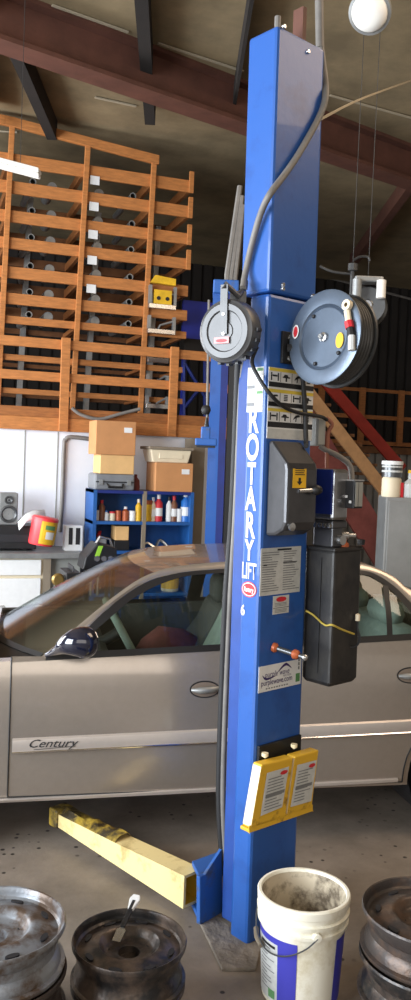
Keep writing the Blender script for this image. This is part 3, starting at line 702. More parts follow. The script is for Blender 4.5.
# data sheet + small sticker
a0, _ = Ra(260, 572); a1, _ = Ra(300, 570); z1 = Ra(262, 548.5)[1]; z0 = Ra(262, 596)[1]
m = MB(); Rplate(m, a0, a1, z0, z1, .002, .0015); ds = m.build('data_sheet_decal', 'offwhite', lift)
m = MB(); random.seed(2); wA = (a1-a0)
for col_ in (0, 1):
    for k in range(17):
        zz = z1-.016-k*(z1-z0-.025)/17; ax0 = a0+.008+col_*wA*.52; ln = wA*(.22+.2*random.random())
        Rplate(m, ax0, ax0+ln, zz-.003, zz, .0028, .0008)
m.m = 1; Rplate(m, a0+wA*.4, a0+wA*.75, z1-.012, z1-.005, .0028, .0008)
Rplate(m, a0+.014, a0+.034, z1-.066, z1-.062, .0034, .0008); Rplate(m, a0+wA*.55, a0+wA*.9, z1-.06, z1-.057, .0034, .0008)
m.build('printed_lines', ['greyink', 'ink'], ds)
b0, _ = Ra(272.6, 605); b1, _ = Ra(288.5, 604)
zq1 = Ra(280, 595.5)[1]; zq0 = Ra(280, 613.5)[1]
m = MB(); Rplate(m, b0, b1, zq0, zq1, .0022, .0015); s2_ = m.build('small_decal', 'offwhite', lift)
m = MB(); ell(m, Rf, (b0+b1)/2, zq1-.014, (b1-b0)*.32, .010, .003); m.m = 1
Rplate(m, b0, b1, zq0+.022, zq0+.025, .0029, .0006); 
for k in range(3): Rplate(m, b0+.01, b1-.012, zq0+.006+k*.005, zq0+.008+k*.005, .0029, .0006)
for k in range(3): Rplate(m, b0+.01, b1-.014, zq0+.030+k*.005, zq0+.032+k*.005, .0029, .0006)
m.build('decal_print', ['red', 'greyink'], s2_)
# auction sticker
c0_, _ = Ra(258.3, 680); c1_, _ = Ra(300.5, 673); zp1 = Ra(259, 667)[1]; zp0 = Ra(259, 693)[1]; wS = c1_-c0_
m = MB(); Rplate(m, c0_, c1_, zp0, zp1, .002, .0015); ps = m.build('auction_sticker', 'white', lift)
text('purple wave', .031, Rf(c0_+wS*.42, zp0+.054, .003), d1, cu, 'purple', 'sticker_words', ps, 'CENTER', shear=.2, xs=.9, weight=0)
text('AUCTION', .011, Rf(c0_+wS*.66, zp0+.044, .003), d1, cu, 'purple', 'sticker_words', ps, 'CENTER', xs=.9)
text('purplewave.com', .031, Rf(c0_+wS*.42, zp0+.024, .003), d1, cu, 'purple', 'web_address', ps, 'CENTER', xs=.85, weight=.0002)
m = MB()
def swoosh(p, q, r, t):
    pts = smooth_pts([p, q, r], 8); n = len(pts)
    for i in range(n-1):
        k0 = t*math.sin(PI*(.08+.92*i/(n-1))); k1 = t*math.sin(PI*(.08+.92*(i+1)/(n-1)))
        m.quad(pts[i]-cu*k0/2, pts[i+1]-cu*k1/2, pts[i+1]+cu*k1/2, pts[i]+cu*k0/2)
swoosh(Rf(c0_+wS*.44, zp1-.032, .003), Rf(c0_+wS*.62, zp1-.009, .003), Rf(c0_+wS*.77, zp1-.030, .003), .011)
swoosh(Rf(c0_+wS*.08, zp0+.064, .003), Rf(c0_+wS*.17, zp0+.048, .003), Rf(c0_+wS*.40, zp0+.054, .003), .009)
m.m = 1
for k in range(9): Rplate(m, c0_+wS*(.17+.06*k), c0_+wS*(.17+.06*k)+.008, zp0+.008, zp0+.013, .003, .0008)
m.m = 2; Rplate(m, c0_+wS*.87, c0_+wS*.97, zp0+.012, zp0+.045, .003, .0008)
m.m = 1
for k in range(3): Rplate(m, c0_+wS*.92, c0_+wS*.955, zp0+.060+k*.016, zp0+.072+k*.016, .003, .0008)
m.build('sticker_print', ['purple', 'greyink', 'green'], ps)
# lock pin handle
p_ = Rp(273, 647); tip = p_-d2*.0
for t in range(60):
    pass
qx = on_plane(305, 657.5, C0-d2*.125, d2)
m = MB(); m.tube([p_, qx], .010, 10); lp = m.build('release_handle', 'gunmetal', lift, smooth=60)
dr = (qx-p_).normalized()
m = MB(); m.lathe([(0, 0), (.018, 0), (.019, .012), (.012, .02), (0, .02)], p_, dr, 16); m.build('orange_collar', 'orange', lp, smooth=40)
m = MB(); m.lathe([(.011, -.008), (.019, 0), (.018, .014), (.011, .022)], p_+dr*(qx-p_).length*.66, dr, 16); m.build('orange_ring', 'orange', lp, smooth=40)
m = MB(); m.lathe([(0, -.010), (.012, -.007), (.013, .003), (.008, .010), (0, .011)], qx, dr, 14); m.build('knob', 'steel', lp, smooth=60)
# grey control cover (wedge top, rounded foot)
OFF = .105
aa0, _ = Ra(266, 500, 0); aa1, _ = Ra(313, 498, OFF*.8)
zA = Ra(285, 441)[1]; zB = Ra(288, 464, OFF*.9)[1]; zC = Ra(288, 523, OFF)[1]; zD = Ra(288, 537, OFF*.6)[1]
prof = [(0, zA), (.02, zA-.004), (OFF*.93, zB+.004), (OFF, zB-.02), (OFF, zC), (OFF*.85, zC-.03), (OFF*.5, zD+.006), (0, zD)]
m = MB(); m.prism([Rf(aa0, z_, o_) for o_, z_ in prof], d1*(aa1-aa0)); cv_ = m.build('control_cover', 'coverm', lift, bevel=.012)
ta, tz1 = Ra(293, 468.5, OFF); tb_, tz0 = Ra(305.5, 488, OFF)
m = MB(); Rplate(m, ta, tb_, tz0, tz1, OFF+.002, .0015); m.m = 1
tw = tb_-ta; tc_ = (ta+tb_)/2
m.poly([Rf(tc_, tz0+.010, OFF+.0026), Rf(tc_+tw*.22, tz0+.024, OFF+.0026), Rf(tc_+tw*.09, tz0+.024, OFF+.0026), Rf(tc_+tw*.09, tz0+.038, OFF+.0026), Rf(tc_-tw*.09, tz0+.038, OFF+.0026), Rf(tc_-tw*.09, tz0+.024, OFF+.0026), Rf(tc_-tw*.22, tz0+.024, OFF+.0026)])
for k in range(4): Rplate(m, ta+tw*.15, tb_-tw*(.12+.06*(k % 2)), tz0+.048+k*.007, tz0+.051+k*.007, OFF+.0026, .0006)
m.build('yellow_arrow_tag', ['yellow', 'ink'], cv_)
l0 = Rp(299, 491, OFF); l1 = Rp(316.5, 490, OFF+.02)
m = MB(); m.tube([l0, l1], [.007, .009], 8); lv = m.build('control_lever', 'steel', lift, smooth=60)
m = MB(); m.lathe([(0, -.022), (.014, -.018), (.021, 0), (.014, .018), (0, .022)], l1, (l1-l0).normalized(), 16); m.build('lever_knob', 'black', lv, smooth=60)
m = MB(); m.lathe([(0, -.005), (.014, 0), (.016, .01), (0, .012)], Rf(aa0+.03, zC-.015, OFF-.004), -d2, 12); m.build('cover_screw', 'steel', cv_, smooth=40)
# reel mounting plate
a0, z1 = Ra(281, 331); a1, z0 = Ra(293.5, 365)
m = MB(); Rplate(m, a0, a1, z0, z1, .012, .012); mp_ = m.build('reel_mounting_plate', 'rubber', lift, bevel=.002)
m = MB()
for zz in (z0+.02, z1-.02): m.lathe([(0, .01), (.009, .008), (.011, 0)], Rf((a0+a1)/2, zz, .012), -d2, 8)
m.build('mounting_bolt', 'steel', mp_)
# carriage, swing arm
zA0 = .035
Bq = [(199.5, 924), (222, 911)]
B1, B2 = PZ(*Bq[0], .02), PZ(*Bq[1], .02)
dB = (B2-B1); nB = ZU.cross(dB).normalized()
if nB.dot(fh) > 0: nB = -nB
def VP_(px, py): return on_plane(px, py, B1, nB)
m = MB(); m.prism([VP_(200, 925), VP_(222.5, 914), VP_(222.5, 868), VP_(200, 877)], -nB*.02); m.build('carriage_plate', 'blue_worn', lift, bevel=.003)
m = MB(); m.prism([VP_(205, 875), VP_(222.5, 868), VP_(222.5, 848)], -nB*.012); m.build('gusset', 'blue_worn', lift)
zu_ = VP_(200, 878).z
top4 = [PZ(*q, zA0+.158) for q in ((200, 877.5), (222, 868), (222, 850), (192, 861))]
for z_, nm in ((zA0+.138, 'upper_fork_plate'), (.012, 'lower_fork_plate')):
    m = MB(); m.prism([V((p.x, p.y, z_)) for p in top4], ZU*.02); m.build(nm, 'blue_worn', lift, bevel=.003)
m = MB(); q_ = Rf(.05, 0, -w2-.03); q_ = V((q_.x, q_.y, 0)); B2f = V((B2.x, B2.y, 0)); m.obox(B2f+ZU*.03, q_-B2f, fh*.07, ZU*.22); m.build('carriage_block', 'dblue', lift)
# arm
zA0 = .035
E0 = PZ(183, 909, zA0); F0 = PZ(56, 827, .07); F0.z = 0; E0.z = 0
da = (F0-E0).normalized(); sa = ZU.cross(da).normalized()
if sa.dot(rh) < 0: sa = -sa
La = (F0-E0).length; print('arm', La)
def sec(t, w, z0, z1, ins=0):
    o = E0+da*t; return [o+ZU*(z0+ins)+sa*ins, o+sa*(w-ins)+ZU*(z0+ins), o+sa*(w-ins)+ZU*(z1-ins), o+sa*ins+ZU*(z1-ins)]
m = MB()
A_ = sec(0, .10, zA0, zA0+.136); B_ = sec(La*.52, .095, zA0+.02, zA0+.115); C_ = sec(La, .075, zA0+.04, zA0+.10)
Ai = sec(0, .10, zA0, zA0+.136, .012); Bi = sec(La*.3, .1, zA0+.01, zA0+.13, .012)
for S, T in ((A_, B_), (B_, C_)):
    for k in range(4): m.quad(S[k], S[(k+1) % 4], T[(k+1) % 4], T[k])
m.poly(C_)
for k in range(4): m.quad(A_[k], Ai[k], Ai[(k+1) % 4], A_[(k+1) % 4])
sw = m.build('swing_arm', 'arm', lift)
m = MB()
for k in range(4): m.quad(Ai[k], Bi[k], Bi[(k+1) % 4], Ai[(k+1) % 4])
m.poly(Bi); m.build('arm_tube_inside', 'pad', sw)
m = MB(); t0, t1 = La*.50, La*.98
rows = []
random.seed(5)
for i in range(13):
    t = t0+(t1-t0)*i/12; zt_ = zA0+.117-.014*i/12
    rows.append([E0+da*t+sa*(-.002+.1*j/4)+ZU*(zt_+(.022*random.random()+.006 if 0 < j < 4 else .0)) for j in range(5)])
m.grid(rows); m.build('greasy_arm_top', 'armdirty', sw, smooth=50)
m = MB(); m.obox(E0+da*(La*.98)+ZU*(zA0+.03)-sa*.01, da*.07, sa*.10, ZU*.09); m.build('arm_end_block', 'armdirty', sw, bevel=.01)
# yellow pad tray + two pads
a0, z1 = Ra(257, 746); a1, _ = Ra(299, 741); zk = Ra(262, 761)[1]
m = MB(); Rplate(m, a0, a1, zk, z1, .012, .012); tr = m.build('pad_holder_bracket', 'black', lift, bevel=.002)
for px, py in ((265, 756), (294, 747)):
    m = MB(); m.tube([Rp(px, py, .0), Rp(px, py, .05)], .008, 8); m.lathe([(0, .0), (.013, .0), (.013, .012), (0, .012)], Rp(px, py, .05), cu, 10); m.build('hanger_peg', 'padside', tr)
PO = .085
bl, br = Rp(249, 831, PO), Rp(313, 809, PO)
m = MB(); m.obox(bl-cu*.008, br-bl, d2*.046, cu*.014); m.obox(bl-cu*.008, br-bl, d2*.006, cu*.026); m.build('tray_lip', 'pad', tr, bevel=.003)
def padthing(tl, tr_, br_, bl_, lab_, lb, oval):
    P4 = [Rp(*q, PO) for q in (tl, tr_, br_, bl_)]
    base = (P4[2]+P4[3])/2
    r = thing('height_adapter_pad', base, lab_, 'pad', 'yellow pads on the column')
    m = MB(); m.prism(P4, d2*.045); m.build('pad_block', 'pad', r, bevel=.005)
    m = MB(); e = P4[3]-P4[0]; m.prism([P4[0]-d1*.0016+e*.03, P4[3]-d1*.0016-e*.03, P4[3]-d1*.0016-e*.03+d2*.042, P4[0]-d1*.0016+e*.03+d2*.042], -d1*.001); m.build('cream_side', 'padside', r)
    L4 = [Rp(*q, PO+.0018) for q in lb]; m = MB(); m.prism(L4, -d2*.001); pl = m.build('printed_label', 'offwhite', r)
    m = MB(); ux = (L4[1]-L4[0]); uy = (L4[3]-L4[0]); O_ = L4[0]-d2*.002
    for k in range(11):
        v0 = .16+k*.072; random.seed(k+int(tl[0])); u1 = .6+.3*random.random()
        m.quad(O_+ux*.1+uy*v0, O_+ux*.1+uy*(v0+.024), O_+ux*u1+uy*(v0+.024), O_+ux*u1+uy*v0)
    m.quad(O_+ux*.08+uy*.52, O_+ux*.08+uy*.60, O_+ux*.94+uy*.60, O_+ux*.94+uy*.52)
    m.m = 1; c_ = O_+ux*.78+uy*.10-d2*.0006
    m.poly([c_+ux*.17*math.cos(2*PI*k/16)+uy*.05*math.sin(2*PI*k/16) for k in range(16)])
    m.build('label_print', ['greyink', 'red'], pl)
padthing((262, 765), (293.5, 757.5), (285.5, 818), (251, 829), 'left yellow pad with white label hanging on the blue column', [(267, 773), (289, 766.5), (282, 807), (260.5, 816)], 1)
padthing((295, 757), (319, 750), (312, 808), (287, 816), 'right yellow pad with white label hanging on the blue column', [(297.5, 765), (316.5, 760), (311, 801), (290.5, 807)], 1)
# ------------------------------------------------ power unit on the right side
g_ = .012
Nn = C0+d1*(w1+g_)-d2*.135
for it in range(3): pass
def Np(px, py, da_=0, db_=0): pass
edge = on_plane(332, 620, C0+d1*(w1+g_), d1)      # front vertical edge, on the plane of the column's side
eb = (edge-C0).dot(d2); print('tank edge b', eb)
def Q(a, b, z): return C0+d1*(w1+g_+a)+d2*(eb+b)+cu*z
def qz(px, py): p = on_plane(px, py, C0+d1*(w1+g_), d1); return (p-C0).dot(cu)
def qa(px, py): p = on_plane(px, py, C0+d2*eb, d2); return (p-C0).dot(d1)-w1-g_
zt0, zt1_ = qz(330, 689), qz(330, 551)
ta_ = qa(360, 600); tl_ = qa(357, 684); tbk = .15
pu = thing('hydraulic_power_unit', Q(ta_/2, tbk/2, zt0), 'hydraulic power unit with blue motor and black tank at the right of the column', 'power unit')
m = MB()
top = [Q(0, 0, zt1_), Q(ta_, 0, zt1_+.005), Q(ta_, tbk, zt1_), Q(0, tbk, zt1_)]
ms = [Q(.0, .0, zt0+.02), Q(tl_, 0, zt0+.02), Q(tl_, tbk, zt0+.02), Q(0, tbk-.005, zt0+.02)]
bt = [Q(.012, .012, zt0), Q(tl_-.012, .012, zt0), Q(tl_-.012, tbk-.012, zt0), Q(.012, tbk-.012, zt0)]
m.add(top+ms+bt, [(0, 1, 2, 3)]+[(i+4*j, i+4*j+4, (i+1) % 4+4*j+4, (i+1) % 4+4*j) for j in range(2) for i in range(4)]+[(11, 10, 9, 8)])
tk = m.build('oil_tank', 'tank', pu, bevel=.01)
m = MB(); m.obox(Q(-.004, -.004, zt1_-.004), d1*(ta_+.008), d2*(tbk+.008), cu*.016); m.build('tank_lid', 'tank', tk, bevel=.006)
m = MB(); m.obox(Q(-.002, .06, zt0+.05), -d1*.002, d2*.004, cu*(zt1_-zt0-.08)); m.build('tank_seam', 'rubber', tk)
m = MB(); m.lathe([(0, 0), (.014, 0), (.016, .02), (0, .022)], Q(ta_-.01, -.002, zt1_+.02), cu, 10); m.build('tank_bolt', 'black', tk)
zm0, zm1 = qz(331, 521), qz(331, 469)
mA = qa(351.5, 495)
m = MB(); m.obox(Q(.0, .012, zm0), d1*mA, d2*.12, cu*(zm1-zm0)); mo = m.build('motor', 'motorm', pu, bevel=.014)
m = MB(); m.obox(Q(-.004, .02, zm0+.025), d1*.004, d2*.115, cu*(zm1-zm0-.027)); m.build('blue_motor_cover', 'dblue', mo, bevel=.001)
# pump body between
m = MB(); zp_ = zt1_+.012
m.obox(Q(.01, .02, zp_), d1*(mA-.03), d2*.1, cu*(zm0-zp_)); m.obox(Q(-.002, .012, zm0-.03), d1*(mA-.002), d2*.11, cu*.03)
m.build('pump_body', 'coverm', pu, bevel=.006)
for k in range(5):
    m = MB(); m.lathe([(0, 0), (.010, 0), (.010, .01), (0, .012)], Q(-.003, .025+.022*k, zm0-.018), -d1, 8); m.build('pump_bolt', 'steel', pu, smooth=40)
m = MB(); m.lathe([(0, 0), (.016, 0), (.016, .03), (.009, .035), (.009, .06), (0, .06)], Q(mA-.02, .03, zp_+.045), (d1-d2*.6).normalized(), 10); m.build('hose_fitting', 'steel', pu, smooth=40)
m = MB(); m.lathe([(0, 0), (.02, 0), (.02, .02), (0, .02)], Q(.05, .02, zp_+.03), -d2, 10); m.build('pump_plug', 'steel', pu, smooth=40)
m = MB(); m.lathe([(0, 0), (.022, 0), (.022, .012), (.012, .02), (.012, .03), (0, .032)], Q(.09, .03, zp_+.001), cu, 10); m.build('brass_breather', 'orange', pu, smooth=40)
# capacitor box
ck0, ck1 = qz(344, 509)+.0, qz(344, 480)
ce = on_plane(354, 495, Q(0, -.03, 0), d2); ca = (ce-C0).dot(d1)-w1-g_
cl = .075
m = MB(); m.obox(Q(ca, -.03, ck0), d1*.055, d2*cl, cu*(ck1-ck0)); cb = m.build('switch_box', 'black', pu, bevel=.003)
m = MB(); m.obox(Q(ca+.006, -.031, ck0+.008), d1*.016, -d2*.002, cu*(ck1-ck0-.016)); m.obox(Q(ca+.026, -.031, ck0+.008), d1*.024, -d2*.002, cu*(ck1-ck0-.016)); m.build('light_panel', 'greybox', cb)
m = MB(); m.obox(Q(ca-.002, -.032, ck1-.004), d1*.06, d2*(cl+.004), cu*.006); m.build('lid_edge', 'steel', cb)
m = MB()
for k in range(3): m.obox(Q(ca-.001, -.02+.02*k, ck0+.02+.02*k), -d1*.001, d2*.012, cu*.01)
m.build('switch_marks', 'white', cb)
# yellow cord round the tank
def TB(px, py): return on_plane(px, py, Q(0, -.008, 0), d2)
yc = [Rf(w1-.002, Ra(304, 611)[1], .004), Q(-.006, .09, qz(310, 614)), Q(-.006, .03, qz(322, 624)), TB(332, 625), TB(343, 630), TB(354, 634)]
m = MB(); m.tube(yc, .0042, 6, sm=4)
tag(m.build('rope', 'dullyellow', smooth=60), 'thin yellow rope tied across the black oil tank', 'rope')
hkb = TB(356, 628)-d2*.006
m = MB(); m.tube([hkb+ZU*.05, hkb, hkb-ZU*.04+rh*.012, hkb-ZU*.07, hkb-ZU*.075-rh*.03, hkb-ZU*.05-rh*.04], .005, 6, sm=4); m.m = 1; m.lathe([(0, 0), (.01, 0), (.01, .025), (0, .03)], hkb+ZU*.03, ZU, 8)
tag(m.build('wire_hook', ['rubber', 'cream'], smooth=60), 'small wire hook with pale tip at the right edge of the oil tank', 'hook')
# junction box and wiring
p_ = PD(317, 432, 3.50); jb = thing('junction_box', p_, 'grey junction box beside the decals at the right edge of the column', 'box')
m = MB(); m.cbox(p_, d1*.052, d2*.045, cu*.115); m.build('box_body', 'greybox', jb, bevel=.006)
m = MB(); m.cbox(p_-d2*.025, d1*.044, d2*.004, cu*.105); m.build('cover_plate', 'greybox', jb, bevel=.002)
m = MB(); m.tube([PD(320, 446, 3.5), PD(326, 450, 3.5), PD(340, 457, 3.5), PD(350, 466, 3.5), PD(352, 480, 3.48)], .012, 8, sm=4)
tag(m.build('grey_cable', 'hose', smooth=60), 'grey cable running from the junction box to the switch box', 'cable')
m = MB(); m.tube([PD(326, 418, 3.5), PD(332, 424, 3.5), PD(328, 434, 3.5), PD(327, 455, 3.5), PD(327, 468, 3.5)], .009, 8, sm=4)
tag(m.build('copper_cable', 'copperdull', smooth=60), 'copper coloured line looping down to the top of the blue motor', 'cable')
# ------------------------------------------------ reels
nS = (-fh*math.cos(math.radians(33))-rh*math.sin(math.radians(33))+ZU*-.05).normalized()
cS = PD(225, 331, 3.12)
sr = thing('small_hose_reel', cS, 'small dark grey enclosed cord reel hanging at the upper left of the column', 'reel')
R_ = .116
m = MB(); m.lathe([(0, .004), (R_*.28, .004), (R_*.30, 0), (R_*.62, 0), (R_*.66, .006), (R_*.84, .006), (R_*.88, 0), (R_*.97, -.004), (R_, -.014), (R_, -.062), (R_*.95, -.074), (0, -.074)], cS, nS, 40); m.build('drum_housing', 'reelgrey', sr, smooth=35)
tx = (ZU.cross(nS)).normalized(); ty = nS.cross(tx)
if tx.dot(rh) < 0: tx, ty = -tx, ty
ty = nS.cross(tx) if nS.cross(tx).z > 0 else -nS.cross(tx)
m = MB()
def strip(m, pts, w, nrm, t=.006):
    for i in range(len(pts)-1):
        a, b = V(pts[i]), V(pts[i+1]); s = nrm.cross(b-a).normalized()*w/2; m.prism([a-s, b-s, b+s, a+s], nrm*t)
hub = cS+nS*.006
strip(m, [hub-ty*.012, hub+ty*.10, cS+ty*.165+nS*.004], .03, nS)
up_ = PD(246, 279, 3.17)
m.tube([cS+ty*.15+nS*.008, cS+ty*.168+nS*.004, PD(238, 296, 3.14), PD(245, 288, 3.2), up_+fh*.04], .011, 8)
m.cbox(PD(238, 299, 3.19), rh*.06, fh*.05, ZU*.05)
m.build('hanger_bracket', 'reelgrey', sr, smooth=40)
m = MB(); o_ = cS+nS*.007-ty*.035-tx*.01; m.prism([o_-tx*.032-ty*.010, o_+tx*.032-ty*.010, o_+tx*.032+ty*.013, o_-tx*.032+ty*.013], nS*.001); sk = m.build('reel_sticker', 'pink', sr)
m = MB(); m.poly([o_+nS*.0016+tx*.024*math.cos(2*PI*k/16)+ty*.006*math.sin(2*PI*k/16) for k in range(16)]); m.build('red_oval', 'red', sk)
m = MB()
for k in (-.01, .06): m.lathe([(0, .004), (.006, .003), (.007, 0)], hub+nS*.006+ty*k, nS, 8)
m.build('rivet', 'steel', sr)
for k in range(7):
    th = -1.9+.32*k; m = MB(); m.cbox(cS-nS*.038+(tx*math.cos(th)+ty*math.sin(th))*(R_+.002), nS*.03, tx*.012, ty*.012); m.build('vent_lug', 'black', sr)
# big open reel
an = math.radians(50)
nR = (-fh*math.cos(an)-rh*math.sin(an)+ZU*.06).normalized()
cR = PD(323.5, 337, 3.08); RR = .171
br_ = thing('large_hose_reel', cR, 'large blue grey spring hose reel mounted at the right of the column', 'reel')
m = MB(); m.lathe([(0, -.004), (RR*.10, -.004), (RR*.62, -.004), (RR*.66, -.012), (RR*.70, .0), (RR*.94, .004), (RR, .0), (RR*1.0, -.006), (RR*.9, -.012), (0, -.014)], cR, nR, 56); m.build('front_flange', 'reelblue', br_, smooth=35)
m = MB(); m.lathe([(0, -.085), (RR*1.0, -.085), (RR*1.01, -.093), (RR*.9, -.099), (0, -.099)], cR, nR, 48); m.build('rear_flange', 'reeldark', br_, smooth=35)
m = MB(); prof = []
for k in range(5):
    h0 = -.014-k*.0142
    for j in range(6): prof.append((RR*.93+.004*math.sin(PI*j/6), h0-.0142*j/6))
m.lathe(prof+[(0, -.085)], cR, nR, 44); m.build('wound_hose', 'reeldark', br_, smooth=60)
m = MB(); m.lathe([(0, .02), (.009, .02), (.010, .008), (.017, .006), (.018, -.004)], cR, nR, 14); m.build('hub_fitting', 'steel', br_, smooth=40)
tx = ZU.cross(nR).normalized(); 
if tx.dot(rh) < 0: tx = -tx
ty = nR.cross(tx); ty = ty if ty.z > 0 else -ty
m = MB(); o_ = cR+nR*.003+tx*RR*-.80+ty*RR*.02
def dsk(m, c, rx, ry, n=18): m.poly([c+tx*rx*math.cos(2*PI*k/n)+ty*ry*math.sin(2*PI*k/n) for k in range(n)])
o_ = cR+nR*.006-tx*.80*RR+ty*.03
dsk(m, o_, .016, .026); m.m = 1; dsk(m, o_+nR*.0006, .011, .020); m.build('oval_sticker', ['white', 'red'], br_)
m = MB(); dsk(m, cR+nR*.001+tx*.078-ty*.018, .018, .028); m.build('yellow_oval_sticker', 'yellow', br_)
m = MB()
for th in (2.2, 4.4, 5.6): 
    m.lathe([(0, .006), (.006, .005), (.008, 0)], cR+(tx*math.cos(th)+ty*math.sin(th))*RR*.58, nR, 8)
m.build('flange_bolt', 'ink', br_)
# hose end with fittings hanging across the front flange
h0 = cR+nR*.016+tx*.115+ty*.098
m = MB(); m.lathe([(.008, -.006), (.019, -.006), (.019, .010), (.008, .010)], h0, nR, 10); hf = m.build('brass_fitting', 'cream', br_, smooth=40)
m = MB(); m.tube([h0-ty*.02, h0-ty*.06+tx*.012], .012, 8); m.build('fitting_stem', 'cream', br_, smooth=40)
m = MB(); m.tube([h0-ty*.058+tx*.011, h0-ty*.082+tx*.02], .016, 8); m.build('red_band', 'red', br_)
m = MB(); m.tube([h0-ty*.08+tx*.02, h0-ty*.11+tx*.03], .013, 8); m.build('hose_end', 'rubber', br_, smooth=40)
m = MB(); m.tube([h0-ty*.108+tx*.03, h0-ty*.16+tx*.036], .013, 8); m.build('pale_sleeve', 'offwhite', br_, smooth=40)
# reel swivel bracket to the plate
m = MB(); pb = Rp(287, 348, .014); 
m.tube([pb, pb-d2*.02+d1*.02, cR-nR*.10-ty*.03+d2*.0], .016, 8); m.build('pivot_arm', 'rubber', br_)
# small overhead reel further back
oc = PD(367, 302, 5.2)
ov_ = thing('overhead_reel', oc, 'small grey reel with white brackets hanging behind the large hose reel', 'reel')
m = MB(); m.lathe([(0, .0), (.11, 0), (.12, -.02), (.12, -.1), (.11, -.12), (0, -.12)], oc-ZU*.02, (-fh*.8-rh*.2).normalized(), 24); m.build('drum', 'gunmetal', ov_, smooth=40)
m = MB(); m.cbox(oc+ZU*.13, rh*.17, fh*.1, ZU*.035); m.build('top_bracket', 'galv', ov_, bevel=.008)
for s, mt_ in ((-.075, 'galv'), (.07, 'lamp')):
    m = MB(); m.lathe([(0, -.06), (.028, -.055), (.028, .05), (0, .06)], oc+ZU*.07+rh*s-fh*.06, ZU, 12); m.build('white_arm', mt_, ov_, smooth=40)
m = MB(); m.lathe([(0, .01), (.03, .01), (.04, 0)], oc-ZU*.02, (-fh*.8-rh*.2).normalized(), 12); m.build('hub_cap', 'steel', ov_, smooth=40)
m = MB(); tp = PD(353, 264, 5.2); m.tube([tp-ZU*.20, tp+ZU*.0], .014, 8); m.tube([tp, V((tp.x, tp.y, ROOF))], .0022, 6); m.lathe([(.0, -.03), (.03, -.02), (.03, .02), (0, .03)], tp-ZU*.02, ZU, 10)
m.tube([oc+ZU*.13, V((oc.x, oc.y, ROOF))], .0022, 6); m.tube([tp-ZU*.06, tp-ZU*.05-rh*.12, tp-ZU*.02-rh*.2], .008, 6, sm=3); m.tube([tp+ZU*.02, tp+ZU*.045+rh*.04, tp+ZU*.045+rh*.09, tp+ZU*.02+rh*.1], .008, 6, sm=3); m.build('hanger_rod', 'reeldark', ov_)
# ------------------------------------------------ pipe and hoses on column
pp = [PD(318.5, -40, 3.46), PD(320, 48, 3.46)]
m = MB(); m.tube(pp, .017, 10); tag(m.build('air_pipe', 'hose', smooth=60), 'grey vertical air pipe rising above the top of the column', 'pipe')
hz = [PD(320.5, 44, 3.46), PD(324, 70, 3.44), Rp(326, 92, .012), Rp(321, 113, .02), Rp(301, 150, .022), Rp(285, 174, .022), Rp(270, 194, .03), Lp(261, 213, .03), Lp(253, 240, .022), Lp(246, 270, .024), PD(243, 288, 3.17)]
m = MB(); m.tube(hz, .0125, 8, sm=5); tag(m.build('grey_air_hose', 'hose', smooth=60), 'grey air hose sweeping diagonally across the top of the blue column', 'hose')
bc = [cS-nS*.04+rh*.1-ZU*.05, Lp(252, 362, .03), Lp(259, 378, .03), Rp(270, 394, .03), Rp(284, 407, .022), Rp(300, 413, .022), Rp(312, 415, .02), PD(322, 417, 3.45), PD(327, 420, 3.48)]
m = MB(); m.tube(bc, .0075, 8, sm=5); tag(m.build('black_power_cord', 'rubber', smooth=60), 'black power cord drooping over the warning decals', 'cord')
m = MB(); m.tube([Rp(302, 372, .016), Rp(304.5, 400, .016), Rp(306, 440, .03), Rp(306, 446, .05)], .010, 8, sm=3); tag(m.build('black_vertical_cable', 'rubber', smooth=60), 'black cable running straight down the decals to the grey cover', 'cable')
kd = 3.38
bh = [PD(239, 352, 3.30), PD(236.5, 420, 3.36), PD(232, 520, kd), PD(226, 600, kd), PD(222, 700, kd), PD(219.5, 790, kd), PD(222, 845, kd), PD(226.5, 878, kd)]
m = MB(); m.tube(bh, .016, 8, sm=5); tag(m.build('black_hydraulic_hose', 'rubber', smooth=60), 'thick black hydraulic hose hanging down the left side of the column', 'hose')
gh = [PD(243, 350, 3.30), PD(239.5, 420, 3.34), PD(235, 520, 3.36), PD(229.5, 610, 3.37), PD(224.8, 720, 3.37), PD(223, 800, 3.37), PD(226, 860, 3.37)]
m = MB(); m.tube(gh, .012, 8, sm=5); tag(m.build('grey_lock_cable', 'hose', smooth=60), 'grey cable hanging beside the black hydraulic hose on the column', 'cable')
# ------------------------------------------------ lights overhead
a, b = PD(-60, 152, 6.0), PD(40, 178.5, 6.0); c_ = (a+b)/2
fl = thing('strip_light', c_, 'white fluorescent strip light hanging at the upper left before the rack', 'light')
dv = b-a
m = MB(); m.obox(a-fh*.05+ZU*.03, dv, fh*.10, ZU*.03); m.build('fixture_tray', 'lamp', fl, bevel=.01)
m = MB(); m.obox(a-fh*.04+ZU*.0, dv, fh*.08, ZU*.03); m.build('tube_cover', 'lamp', fl, bevel=.012)
for t in (.15, .8):
    p_ = a+dv*t; m = MB(); m.tube([p_+ZU*.06, V((p_.x, p_.y, ROOF))], .002, 5); m.build('hanger_wire', 'reeldark', fl)
p_ = PD(369.5, 13, 4.7)
dl_ = thing('dome_light', p_, 'round white dome light under the ceiling at the top right', 'light')
nn = (ZU*-.75-fh*.65-rh*.3).normalized()
m = MB(); m.lathe([(0, .05), (.05, .045), (.085, .03), (.10, 0)], p_, nn, 28); m.build('dome_lens', 'lamp', dl_, smooth=60)
m = MB(); m.lathe([(.10, .004), (.115, 0), (.115, -.03), (.07, -.06), (0, -.06)], p_, nn, 28); m.build('reflector_rim', 'galv', dl_, smooth=40)
m = MB(); m.tube([p_-nn*.055, V((p_.x, p_.y, ROOF))+fh*.1], .012, 8); m.build('drop_stem', 'hose', dl_)
